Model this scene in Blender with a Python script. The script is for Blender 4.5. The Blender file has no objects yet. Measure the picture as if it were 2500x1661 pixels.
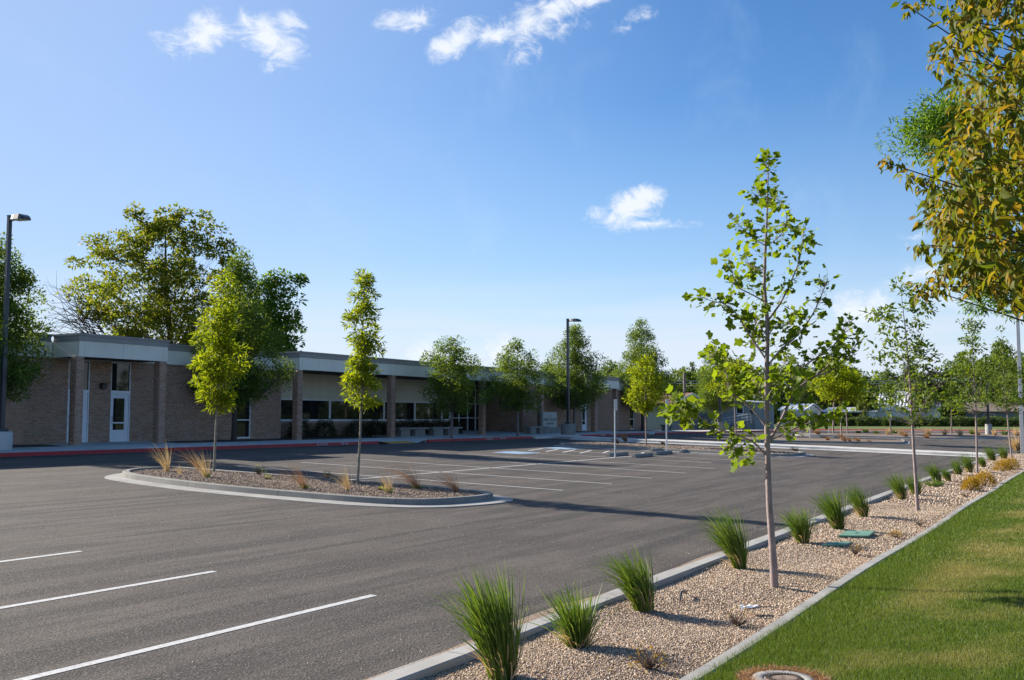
import bpy, math, random
import numpy as np
from mathutils import Vector, Matrix, Euler

# ------------------------------------------------------------------ camera, sky, sun, exposure
SC = bpy.context.scene
C = SC.collection
R = math.radians
EYE = 2.2535                     # eye above the lot's zero level; +x runs along the building, +y towards it
HEAD = R(30.3056)                # heading of the camera, measured from +x
PITCH = R(4.3987)
FPX = 2483.0                     # focal length in photograph pixels (2500 wide)
cam = bpy.data.cameras.new('camera')
cam.sensor_width = 36.0
cam.lens = 36.0 * FPX / 2500.0
cam.clip_start = 0.1
cam.clip_end = 5000
camo = bpy.data.objects.new('camera', cam)
C.objects.link(camo)
camo.location = (0, 0, EYE)
camo.rotation_euler = (math.pi / 2 + PITCH, 0, HEAD - math.pi / 2)
SC.camera = camo

SUN_AZ, SUN_EL = R(91.5), R(27.0)
SUN = Vector((math.cos(SUN_AZ) * math.cos(SUN_EL), math.sin(SUN_AZ) * math.cos(SUN_EL), math.sin(SUN_EL)))
sl = bpy.data.lights.new('sun', 'SUN')
sl.energy = 5.0
sl.angle = R(0.55)
sl.color = (1.0, 0.915, 0.79)
so = bpy.data.objects.new('sun', sl)
C.objects.link(so)
so.rotation_euler = SUN.to_track_quat('Z', 'Y').to_euler()
SC.view_settings.view_transform = 'Standard'
SC.view_settings.look = 'None'
SC.view_settings.exposure = 1.12
SC.view_settings.gamma = 1.0
SC.view_settings.use_curve_mapping = False

FW = np.array([math.cos(HEAD), math.sin(HEAD)])
RT = np.array([math.sin(HEAD), -math.cos(HEAD)])


def ray(px, py):
    a = (px - 1250) / FPX
    v = -(py - 830) / FPX
    y = math.cos(PITCH) - v * math.sin(PITCH)
    z = math.sin(PITCH) + v * math.cos(PITCH)
    d = a * RT + y * FW
    return np.array([d[0], d[1], z])


world = bpy.data.worlds.new('World')
SC.world = world
world.use_nodes = True


def build_world():
    nt = world.node_tree
    N, L = nt.nodes, nt.links
    N.clear()
    out = N.new('ShaderNodeOutputWorld')
    bg = N.new('ShaderNodeBackground')
    bg.inputs['Strength'].default_value = 0.071
    L.new(bg.outputs[0], out.inputs[0])
    sky = N.new('ShaderNodeTexSky')
    sky.sky_type = 'NISHITA'
    sky.sun_disc = False
    sky.sun_elevation = SUN_EL
    sky.sun_rotation = R(90) - SUN_AZ
    sky.air_density = 1.0
    sky.dust_density = 0.45
    sky.ozone_density = 2.2
    sky.altitude = 800
    hsv = N.new('ShaderNodeHueSaturation')
    hsv.inputs['Saturation'].default_value = 1.27
    hsv.inputs['Hue'].default_value = 0.505
    hsv.inputs['Value'].default_value = 1.12
    L.new(sky.outputs[0], hsv.inputs['Color'])
    tc = N.new('ShaderNodeTexCoord')
    D = tc.outputs['Generated']

    def math_(op, a, b=None, c=None, clamp=False):
        n = N.new('ShaderNodeMath')
        n.operation = op
        n.use_clamp = clamp
        for i, x in enumerate((a, b, c)):
            if x is None:
                continue
            if isinstance(x, (int, float)):
                n.inputs[i].default_value = x
            else:
                L.new(x, n.inputs[i])
        return n.outputs[0]

    def noise(vec, scale, detail, rough, dist=0.0):
        n = N.new('ShaderNodeTexNoise')
        n.inputs['Scale'].default_value = scale
        n.inputs['Detail'].default_value = detail
        n.inputs['Roughness'].default_value = rough
        n.inputs['Distortion'].default_value = dist
        L.new(vec, n.inputs['Vector'])
        return n.outputs['Fac']

    # each cloud: direction, half width, half height (in 1/2483 rad), roll, weight
    clouds = [
        (505, 82, 62, 44, -25, 1.0), (470, 118, 70, 26, 0, .55), (610, 62, 40, 34, 0, .8), (655, 88, 72, 44, 25, 1.0), (690, 120, 50, 60, 50, .8), (705, 62, 34, 30, 0, .7),
        (1005, 45, 78, 28, -12, .85), (1120, 95, 70, 34, -35, 1.0), (1200, 84, 90, 26, -8, .9), (1295, 50, 60, 50, -35, 1.0),
        (1370, 12, 110, 34, -12, .95), (1450, -5, 70, 26, -15, .6), (1275, 135, 52, 30, -25, .5), (1390, 62, 60, 26, -25, .45), (1545, 48, 50, 22, -20, .5),
        (1540, 505, 66, 42, -15, 1.15), (1575, 478, 44, 26, 0, 1.0), (1500, 535, 62, 30, 0, .85), (1600, 545, 90, 16, 2, .7), (1460, 522, 30, 26, 0, .6),
        (2105, 758, 70, 40, 0, .95), (2150, 775, 60, 30, 0, .6), (2270, 662, 90, 30, -14, .55), (2315, 735, 60, 30, 0, .45), (2230, 580, 50, 26, 0, .35),
        (1045, 860, 60, 50, -40, .8), (1205, 868, 60, 44, -30, .75), (430, 95, 70, 16, 8, .4)]
    field = None
    for (cx, cy, rx, ry, roll, w) in clouds:
        d = ray(cx, cy)
        c = Vector(d).normalized()
        r = c.cross(Vector((0, 0, 1))).normalized()
        u = r.cross(c).normalized()
        a = -R(roll)
        r2 = r * math.cos(a) + u * math.sin(a)
        u2 = -r * math.sin(a) + u * math.cos(a)
        M = Matrix((r2, u2, r2.cross(u2))).transposed()
        mp = N.new('ShaderNodeMapping')
        mp.vector_type = 'TEXTURE'
        mp.inputs['Location'].default_value = c
        mp.inputs['Rotation'].default_value = M.to_euler('XYZ')
        mp.inputs['Scale'].default_value = (1.45 * rx / FPX, 1.45 * ry / FPX, 0.2)
        L.new(D, mp.inputs['Vector'])
        ln = N.new('ShaderNodeVectorMath')
        ln.operation = 'LENGTH'
        L.new(mp.outputs[0], ln.inputs[0])
        m = math_('MULTIPLY_ADD', ln.outputs['Value'], -w, w)
        field = m if field is None else math_('SMOOTH_MAX', field, m, 0.25)
    mp = N.new('ShaderNodeMapping')
    mp.inputs['Scale'].default_value = (1, 1, 1.5)
    L.new(D, mp.inputs['Vector'])
    n1 = noise(mp.outputs[0], 30, 9, 0.66, 0.9)
    n2 = noise(mp.outputs[0], 110, 6, 0.6, 0.6)
    nn = math_('ADD', math_('MULTIPLY', math_('SUBTRACT', n1, 0.5), 1.9), math_('MULTIPLY', math_('SUBTRACT', n2, 0.5), 0.55))
    f = math_('ADD', field, nn)
    mr = N.new('ShaderNodeMapRange')
    mr.interpolation_type = 'SMOOTHSTEP'
    mr.inputs['From Min'].default_value = 0.12
    mr.inputs['From Max'].default_value = 0.95
    mr.inputs['To Max'].default_value = 0.93
    L.new(f, mr.inputs['Value'])
    gate = math_('MULTIPLY', field, 5.0, clamp=True)
    cm = math_('MULTIPLY', mr.outputs[0], gate, clamp=True)
    # thin pale cloud towards the horizon, drawn out into streaks
    sep = N.new('ShaderNodeSeparateXYZ')
    L.new(D, sep.inputs[0])
    mp2 = N.new('ShaderNodeMapping')
    mp2.inputs['Scale'].default_value = (2.2, 2.2, 38)
    L.new(D, mp2.inputs['Vector'])
    ns = noise(mp2.outputs[0], 1.6, 6, 0.55, 0.2)
    hz = N.new('ShaderNodeMapRange')
    hz.interpolation_type = 'SMOOTHSTEP'
    hz.inputs['From Min'].default_value = 0.16
    hz.inputs['From Max'].default_value = 0.05
    L.new(sep.outputs['Z'], hz.inputs['Value'])
    st = N.new('ShaderNodeMapRange')
    st.interpolation_type = 'SMOOTHSTEP'
    st.inputs['From Min'].default_value = 0.30
    st.inputs['From Max'].default_value = 0.66
    L.new(ns, st.inputs['Value'])
    haze = math_('MULTIPLY', hz.outputs[0], math_('MULTIPLY_ADD', st.outputs[0], 0.52, 0.48), clamp=True)
    # faint high cirrus
    mp3 = N.new('ShaderNodeMapping')
    mp3.inputs['Rotation'].default_value = (0.2, 0.35, 0.5)
    mp3.inputs['Scale'].default_value = (1.0, 5.0, 3.0)
    L.new(D, mp3.inputs['Vector'])
    nc = noise(mp3.outputs[0], 2.6, 8, 0.62, 0.4)
    ci = N.new('ShaderNodeMapRange')
    ci.interpolation_type = 'SMOOTHSTEP'
    ci.inputs['From Min'].default_value = 0.5
    ci.inputs['From Max'].default_value = 0.95
    ci.inputs['To Max'].default_value = 0.28
    L.new(nc, ci.inputs['Value'])
    # luminous haze round the sun's side of the sky (forward scatter)
    dt = N.new('ShaderNodeVectorMath')
    dt.operation = 'DOT_PRODUCT'
    L.new(D, dt.inputs[0])
    dt.inputs[1].default_value = SUN
    sg = N.new('ShaderNodeMapRange')
    sg.interpolation_type = 'SMOOTHSTEP'
    sg.inputs['From Min'].default_value = 0.36
    sg.inputs['From Max'].default_value = 0.93
    sg.inputs['To Max'].default_value = 0.80
    L.new(dt.outputs['Value'], sg.inputs['Value'])

    def mix(fac, a, b):
        n = N.new('ShaderNodeMix')
        n.data_type = 'RGBA'
        L.new(fac, n.inputs['Factor'])
        L.new(a, n.inputs['A'])
        if isinstance(b, tuple):
            n.inputs['B'].default_value = b
        else:
            L.new(b, n.inputs['B'])
        return n.outputs['Result']
    col = mix(sg.outputs[0], hsv.outputs[0], (3.0, 4.0, 6.0, 1))
    el = N.new('ShaderNodeMapRange')
    el.inputs['From Min'].default_value = 0.30
    el.inputs['From Max'].default_value = 0.04
    el.inputs['To Max'].default_value = 0.5
    L.new(sep.outputs['Z'], el.inputs['Value'])
    col = mix(el.outputs[0], col, (3.6, 4.55, 6.0, 1))      # pale low air all round
    col = mix(ci.outputs[0], col, (4.2, 5.2, 6.6, 1))
    col = mix(haze, col, (4.9, 5.5, 6.4, 1))
    col = mix(cm, col, (6.1, 6.4, 6.9, 1))
    L.new(col, bg.inputs['Color'])


build_world()

# ------------------------------------------------------------------ ground shape
S = 0.0307


def G(u, v):
    """Height of the lot's paving: rises gently towards the building, levels out far along."""
    u = np.asarray(u, float)
    v = np.asarray(v, float)
    w = np.clip((u - 70) / 55, 0, 1)
    w = w * w * (3 - 2 * w)
    return S * np.clip(v, -12, 46) * (1 - w) + 0.80 * w


def lawn_z(u, v):
    v = np.asarray(v, float)
    return G(u, np.clip(v, -12, 2.75)) + 0.17 + np.clip(2.75 - v, 0, 8) * 0.095


def at(px, py, dz=0.0):
    """Ground point that the photograph shows at this pixel."""
    d = ray(px, py)
    lo, hi = 2.0, 600.0
    for _ in range(60):
        t = (lo + hi) / 2
        p = d * t
        if EYE + p[2] > G(p[0], p[1]) + dz:
            lo = t
        else:
            hi = t
    p = d * lo
    return np.array([p[0], p[1], float(G(p[0], p[1])) + dz])


def far(px, depth):
    q = FW * depth + RT * ((px - 1250) / FPX * depth)
    return float(q[0]), float(q[1])


def zat(py, depth):
    return EYE + (1021 - py) / FPX * depth


# ------------------------------------------------------------------ materials
MATS = {}


def mat(name, c1, c2=None, scale=5.0, rough=0.8, rnd=None, bump=0.0, bscale=60.0, detail=6, spec=0.3, metal=0.0,
        c3=None, scale3=0.5, stretch=None, translucent=0.0, lo=0.35, hi=0.65):
    """Procedural material: two colours mixed by noise (or per piece), a third by a larger noise, fine relief."""
    if name in MATS:
        return MATS[name]
    m = bpy.data.materials.new(name)
    m.use_nodes = True
    nt = m.node_tree
    N, L = nt.nodes, nt.links
    b = N['Principled BSDF']
    out = N['Material Output']
    b.inputs['Roughness'].default_value = rough
    b.inputs['Metallic'].default_value = metal
    b.inputs['Specular IOR Level'].default_value = spec
    c2 = c2 or c1
    tc = N.new('ShaderNodeTexCoord')
    vec = tc.outputs['Object']
    if stretch:
        mp = N.new('ShaderNodeMapping')
        mp.inputs['Scale'].default_value = stretch
        L.new(vec, mp.inputs['Vector'])
        vec = mp.outputs[0]
    if rnd == 'island':
        fac = N.new('ShaderNodeNewGeometry').outputs['Random Per Island']
    elif rnd == 'object':
        fac = N.new('ShaderNodeObjectInfo').outputs['Random']
    else:
        n = N.new('ShaderNodeTexNoise')
        n.inputs['Scale'].default_value = scale
        n.inputs['Detail'].default_value = detail
        n.inputs['Roughness'].default_value = 0.62
        L.new(vec, n.inputs['Vector'])
        mr = N.new('ShaderNodeMapRange')
        mr.inputs['From Min'].default_value = lo
        mr.inputs['From Max'].default_value = hi
        L.new(n.outputs['Fac'], mr.inputs['Value'])
        fac = mr.outputs[0]
    if rnd and c3:
        rp = N.new('ShaderNodeValToRGB')
        e = rp.color_ramp.elements
        e[0].color = (*c1, 1)
        e[1].color = (*c3, 1)
        k = e.new(0.55)
        k.color = (*c2, 1)
        L.new(fac, rp.inputs[0])
        col = rp.outputs[0]
    else:
        mx = N.new('ShaderNodeMix')
        mx.data_type = 'RGBA'
        mx.inputs['A'].default_value = (*c1, 1)
        mx.inputs['B'].default_value = (*c2, 1)
        L.new(fac, mx.inputs['Factor'])
        col = mx.outputs['Result']
        if c3:
            n = N.new('ShaderNodeTexNoise')
            n.inputs['Scale'].default_value = scale3
            n.inputs['Detail'].default_value = 5
            n.inputs['Roughness'].default_value = 0.6
            L.new(vec, n.inputs['Vector'])
            mr = N.new('ShaderNodeMapRange')
            mr.inputs['From Min'].default_value = 0.45
            mr.inputs['From Max'].default_value = 0.72
            L.new(n.outputs['Fac'], mr.inputs['Value'])
            mx = N.new('ShaderNodeMix')
            mx.data_type = 'RGBA'
            mx.inputs['B'].default_value = (*c3, 1)
            L.new(mr.outputs[0], mx.inputs['Factor'])
            L.new(col, mx.inputs['A'])
            col = mx.outputs['Result']
    L.new(col, b.inputs['Base Color'])
    if bump:
        n = N.new('ShaderNodeTexNoise')
        n.inputs['Scale'].default_value = bscale
        n.inputs['Detail'].default_value = 4
        L.new(tc.outputs['Object'], n.inputs['Vector'])
        bp = N.new('ShaderNodeBump')
        bp.inputs['Strength'].default_value = bump
        bp.inputs['Distance'].default_value = 0.02
        L.new(n.outputs['Fac'], bp.inputs['Height'])
        L.new(bp.outputs[0], b.inputs['Normal'])
    if translucent:
        tr = N.new('ShaderNodeBsdfTranslucent')
        gm = N.new('ShaderNodeMix')
        gm.data_type = 'RGBA'
        gm.blend_type = 'MULTIPLY'
        gm.inputs['Factor'].default_value = 1.0
        gm.inputs['B'].default_value = (1.35, 1.25, 0.5, 1)
        L.new(col, gm.inputs['A'])
        L.new(gm.outputs['Result'], tr.inputs['Color'])
        ms = N.new('ShaderNodeMixShader')
        ms.inputs[0].default_value = translucent
        L.new(b.outputs[0], ms.inputs[1])
        L.new(tr.outputs[0], ms.inputs[2])
        L.new(ms.outputs[0], out.inputs[0])
    MATS[name] = m
    return m


def asphalt_material():
    m = mat('asphalt', (.070, .059, .050), (.112, .094, .080), scale=0.75, rough=0.9, bump=0.75, bscale=48, spec=0.25)
    nt = m.node_tree
    N, L = nt.nodes, nt.links
    b = N['Principled BSDF']
    col = b.inputs['Base Color'].links[0].from_socket
    tc = N.new('ShaderNodeTexCoord')

    def layer(col, vec, scale, detail, lo, hi, fmax, colour, mode='MIX', dist=0.0):
        n = N.new('ShaderNodeTexNoise')
        n.inputs['Scale'].default_value = scale
        n.inputs['Detail'].default_value = detail
        n.inputs['Distortion'].default_value = dist
        L.new(vec, n.inputs['Vector'])
        mr = N.new('ShaderNodeMapRange')
        mr.inputs['From Min'].default_value = lo
        mr.inputs['From Max'].default_value = hi
        mr.inputs['To Max'].default_value = fmax
        L.new(n.outputs['Fac'], mr.inputs['Value'])
        mx = N.new('ShaderNodeMix')
        mx.data_type = 'RGBA'
        mx.blend_type = mode
        mx.inputs['B'].default_value = (*colour, 1)
        L.new(mr.outputs[0], mx.inputs['Factor'])
        L.new(col, mx.inputs['A'])
        return mx.outputs['Result']
    o = tc.outputs['Object']
    mp = N.new('ShaderNodeMapping')
    mp.inputs['Rotation'].default_value = (0, 0, 0.16)
    mp.inputs['Scale'].default_value = (0.10, 1.5, 1)
    L.new(o, mp.inputs['Vector'])
    col = layer(col, mp.outputs[0], 1.6, 5, .47, .63, .9, (.036, .032, .029), dist=.5)      # tyre tracks along the aisle
    mp = N.new('ShaderNodeMapping')
    mp.inputs['Rotation'].default_value = (0, 0, 0.75)
    mp.inputs['Scale'].default_value = (0.10, 1.1, 1)
    L.new(o, mp.inputs['Vector'])
    col = layer(col, mp.outputs[0], 1.3, 4, .49, .66, .85, (.038, .034, .031), dist=1.2)      # turning tracks
    col = layer(col, mp.outputs[0], 3.1, 4, .55, .72, .6, (.118, .102, .092), dist=.8)
    col = layer(col, o, 42, 3, .52, .62, .8, (.160, .142, .130))                            # pale stones in the surface
    col = layer(col, o, 36, 3, .53, .64, .75, (.030, .028, .027))                           # dark pores
    col = layer(col, o, 7, 3, .66, .70, .35, (.035, .033, .033))                             # oil spots
    L.new(col, b.inputs['Base Color'])
    return m


M_ASPH = asphalt_material()
M_CONC = mat('concrete', (.28, .275, .26), (.345, .335, .315), scale=3.0, rough=.85, bump=.15, bscale=70, c3=(.22, .215, .20), scale3=1.2)
M_CONC_OLD = mat('weathered_concrete', (.19, .185, .172), (.27, .262, .24), scale=4.0, rough=.9, bump=.25, bscale=60, c3=(.18, .175, .16), scale3=2.0)
M_PATH = mat('path_concrete', (.50, .485, .45), (.57, .55, .515), scale=1.5, rough=.85, bump=.1, bscale=80, c3=(.37, .36, .34), scale3=.7)
M_KERB = mat('kerb_concrete', (.30, .292, .275), (.355, .345, .33), scale=2.2, rough=.85, bump=.12, bscale=80, c3=(.25, .24, .225), scale3=.8)
M_WHITE = mat('white_road_paint', (.44, .44, .43), (.60, .60, .585), scale=30, rough=.7, c3=(.36, .355, .345), scale3=24)
M_RED = mat('red_kerb_paint', (.36, .024, .028), (.44, .036, .040), scale=3, rough=.6, c3=(.28, .04, .04), scale3=5)
M_LETTER = mat('white_stencil_paint', (.66, .66, .66), (.5, .46, .46), scale=14, rough=.7)
M_YELLOW = mat('yellow_plate', (.55, .30, .03), (.62, .36, .05), scale=8, rough=.7)
M_BLUE = mat('blue_road_paint', (.20, .33, .47), (.27, .40, .53), scale=2, rough=.7)
M_BRICK = mat('brick', (.34, .195, .128), (.41, .255, .178), rnd='island', rough=.9, c3=(.42, .275, .205), bump=.2, bscale=80)
M_BRICK1 = mat('brick_single', (.34, .195, .128), (.41, .255, .178), rnd='object', rough=.9, c3=(.42, .275, .205), bump=.2, bscale=80)
M_MORTAR = mat('mortar', (.42, .37, .33), (.48, .43, .38), scale=9, rough=.95)
M_FASCIA = mat('fascia_stucco', (.74, .71, .60), (.80, .77, .66), scale=30, rough=.85, bump=.12, bscale=90, c3=(.69, .66, .56), scale3=.9)
M_COPING = mat('coping_metal', (.23, .215, .205), (.27, .255, .24), scale=2, rough=.42, spec=.5)
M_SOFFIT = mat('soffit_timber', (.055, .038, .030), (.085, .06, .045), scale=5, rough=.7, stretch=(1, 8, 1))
M_SIDING = mat('siding_board', (.58, .54, .42), (.63, .59, .47), rnd='object', rough=.8)
M_FRAME = mat('white_frame', (.70, .72, .74), (.76, .77, .78), scale=3, rough=.45)
M_DOOR = mat('white_door_paint', (.68, .70, .73), (.73, .74, .76), scale=3, rough=.5)
M_GLASS = mat('dark_window_glass', (.008, .010, .012), (.012, .014, .016), scale=1, rough=.03, spec=.6)
M_DARK = mat('black_metal', (.018, .020, .024), (.026, .028, .032), scale=4, rough=.4, spec=.5)
M_LAMPPOLE = mat('bronze_pole_paint', (.022, .030, .040), (.030, .038, .048), scale=2, rough=.35, spec=.5)
M_GALV = mat('galvanised_steel', (.42, .45, .48), (.50, .53, .56), scale=6, rough=.45, metal=.6)
M_POLE = mat('pale_pole_paint', (.55, .53, .53), (.62, .60, .60), scale=3, rough=.4)
M_BARK = mat('grey_bark', (.13, .10, .095), (.24, .20, .185), scale=14, rough=.9, bump=.4, bscale=30, stretch=(1, 1, .35))
M_BARK_PALE = mat('pale_smooth_bark', (.235, .18, .17), (.33, .265, .25), scale=9, rough=.8, bump=.25, bscale=30, c3=(.17, .13, .12), scale3=5, stretch=(1, 1, .5))
M_BARK_DARK = mat('dark_bark', (.045, .036, .030), (.09, .075, .065), scale=10, rough=.95, bump=.5, bscale=25, stretch=(1, 1, .4))
M_BARK_ASH = mat('olive_bark', (.17, .16, .125), (.27, .255, .205), scale=12, rough=.9, bump=.3, bscale=30)
M_SOIL = mat('bare_soil', (.075, .055, .042), (.12, .09, .07), scale=4, rough=1.0, bump=.5, bscale=30)
M_GRAVEL_BED = mat('gravel_base', (.27, .19, .135), (.41, .315, .235), scale=45, rough=1.0, bump=1.0, bscale=50, c3=(.17, .12, .09), scale3=70)
M_GRAVEL = mat('gravel_stone', (.20, .130, .088), (.44, .335, .245), rnd='island', rough=.95, c3=(.63, .53, .42))
M_MULCH_BED = mat('brown_gravel_base', (.15, .11, .082), (.24, .185, .145), scale=40, rough=1.0, bump=1.0, bscale=45)
M_MULCH = mat('brown_gravel_stone', (.12, .085, .062), (.29, .22, .17), rnd='island', rough=.95, c3=(.44, .36, .29))
M_LAWN_SOIL = mat('lawn_base', (.035, .055, .014), (.055, .08, .022), scale=2.5, rough=1.0, c3=(.16, .145, .06), scale3=.45)
M_FIELD = mat('field_grass', (.07, .11, .03), (.10, .14, .04), scale=.3, rough=1.0, c3=(.15, .14, .06), scale3=.05)


def lawn_blade_material():
    m = mat('lawn_blade', (.050, .100, .010), (.100, .168, .016), rnd='island', rough=.55, c3=(.175, .225, .04), translucent=.38)
    nt = m.node_tree
    N, L = nt.nodes, nt.links
    b = N['Principled BSDF']
    col = b.inputs['Base Color'].links[0].from_socket
    tc = N.new('ShaderNodeTexCoord')
    n = N.new('ShaderNodeTexNoise')
    n.inputs['Scale'].default_value = 0.75
    n.inputs['Detail'].default_value = 5
    L.new(tc.outputs['Object'], n.inputs['Vector'])
    mr = N.new('ShaderNodeMapRange')
    mr.inputs['From Min'].default_value = .43
    mr.inputs['From Max'].default_value = .62
    mr.inputs['To Max'].default_value = .72
    L.new(n.outputs['Fac'], mr.inputs['Value'])
    # the dry patches stay clear of the well watered edge by the mowing strip
    sx = N.new('ShaderNodeSeparateXYZ')
    L.new(tc.outputs['Object'], sx.inputs[0])
    ed = N.new('ShaderNodeMapRange')
    ed.interpolation_type = 'SMOOTHSTEP'
    ed.inputs['From Min'].default_value = 2.35
    ed.inputs['From Max'].default_value = 1.65
    L.new(sx.outputs['Y'], ed.inputs['Value'])
    mu = N.new('ShaderNodeMath')
    mu.operation = 'MULTIPLY'
    L.new(mr.outputs[0], mu.inputs[0])
    L.new(ed.outputs[0], mu.inputs[1])
    mx = N.new('ShaderNodeMix')
    mx.data_type = 'RGBA'
    mx.inputs['B'].default_value = (.34, .29, .13, 1)
    L.new(mu.outputs[0], mx.inputs['Factor'])
    L.new(col, mx.inputs['A'])
    for l in list(col.links):
        if l.to_node != mx:
            s = l.to_socket
            L.new(mx.outputs['Result'], s)
    return m


M_BLADE = lawn_blade_material()
M_GRASS = mat('ornamental_grass_blade', (.045, .100, .012), (.095, .175, .022), rnd='island', rough=.4, c3=(.20, .27, .055), translucent=.42, spec=.5)
M_STRAW = mat('straw_blade', (.40, .27, .17), (.52, .39, .27), rnd='island', rough=.7, c3=(.66, .54, .42), translucent=.3)
M_RUST = mat('russet_blade', (.22, .11, .075), (.36, .21, .145), rnd='island', rough=.7, c3=(.46, .29, .19), translucent=.3)
M_TWIG = mat('dead_twig', (.10, .07, .055), (.17, .12, .09), rnd='island', rough=.9)


def leafm(name, a, b, c, tr=.42, rnd='island', spec=.4):
    return mat(name, a, b, rnd=rnd, rough=.5, c3=c, translucent=tr, spec=.22)


L_TULIP = leafm('tulip_leaf', (.095, .155, .012), (.150, .225, .016), (.215, .290, .022), 0.6)
L_TULIP1 = leafm('tulip_leaf_single', (.095, .155, .012), (.150, .225, .016), (.215, .290, .022), 0.6, rnd='object')
L_PEAR = leafm('pear_leaf', (.068, .120, .022), (.120, .195, .034), (.215, .280, .060), 0.48)
L_ASH = leafm('ash_leaf', (.120, .180, .010), (.210, .275, .014), (.310, .350, .022), 0.6)
L_PLANE = leafm('plane_leaf', (.090, .140, .018), (.150, .195, .026), (.240, .225, .046), 0.6)
L_GREEN = leafm('fresh_green_leaf', (.065, .135, .018), (.110, .205, .026), (.175, .28, .04), 0.55)
L_MAPLE = leafm('maple_leaf', (.072, .112, .012), (.160, .172, .014), (.290, .190, .034), 0.52)
L_MAPLE1 = leafm('maple_leaf_single', (.072, .112, .012), (.160, .172, .014), (.290, .190, .034), 0.52, rnd='object')
L_OPEN = leafm('strip_tree_leaf', (0.054, 0.101, 0.019), (0.108, 0.169, 0.024), (0.189, 0.243, 0.035), 0.5)
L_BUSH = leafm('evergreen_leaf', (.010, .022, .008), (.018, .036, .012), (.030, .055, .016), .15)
L_HEDGE = leafm('hedge_leaf', (.040, .075, .015), (.070, .115, .022), (.115, .155, .035), 0.35)
L_DARKWOOD = leafm('dark_wood_leaf', (.045, .080, .024), (.075, .118, .034), (.115, .165, .048), 0.4)
L_MIDWOOD = leafm('mid_wood_leaf', (.085, .140, .030), (.130, .200, .042), (.190, .250, .060), 0.45)
L_PURPLE = leafm('purple_leaf', (.018, .012, .012), (.030, .020, .018), (.045, .035, .022), .2)
L_WILLOW = leafm('willow_leaf', (.075, .105, .018), (.115, .150, .026), (.160, .190, .040), .35)
L_SPIREA = leafm('golden_leaf', (.30, .15, .012), (.42, .25, .016), (.33, .30, .03), .35)


# ------------------------------------------------------------------ mesh helpers
def wl(o):
    v = Vector((0, 0, 0))
    while o:
        v = v + o.location
        o = o.parent
    return v


def tag(o, label=None, cat=None, group=None, kind=None):
    if label:
        o['label'] = label
    if cat:
        o['category'] = cat
    if group:
        o['group'] = group
    if kind:
        o['kind'] = kind
    return o


def thing(name, loc, label, cat, group=None):
    o = bpy.data.objects.new(name, None)
    C.objects.link(o)
    o.location = [float(x) for x in loc]
    o.empty_display_size = .2
    return tag(o, label, cat, group)


def raw_mesh(name, verts, faces_flat, nper, material, smooth=False):
    """Fast mesh from numpy: verts (N,3), faces with a fixed number of corners each."""
    me = bpy.data.meshes.new(name)
    verts = np.asarray(verts, np.float32)
    f = np.asarray(faces_flat, np.int32).reshape(-1, nper)
    me.vertices.add(len(verts))
    me.vertices.foreach_set('co', verts.ravel())
    me.loops.add(f.size)
    me.loops.foreach_set('vertex_index', f.ravel())
    me.polygons.add(len(f))
    me.polygons.foreach_set('loop_start', np.arange(0, f.size, nper, dtype=np.int32))
    me.polygons.foreach_set('loop_total', np.full(len(f), nper, np.int32))
    if smooth:
        me.polygons.foreach_set('use_smooth', np.ones(len(f), bool))
    me.update(calc_edges=True)
    me.materials.append(material)
    return me


def link(name, me, parent=None, kind=None, loc=None):
    o = bpy.data.objects.new(name, me)
    C.objects.link(o)
    if parent:
        o.parent = parent
    if loc is not None:
        p = Vector([float(x) for x in loc])
        o.location = p - wl(parent) if parent else p
    if kind:
        o['kind'] = kind
    return o


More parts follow.
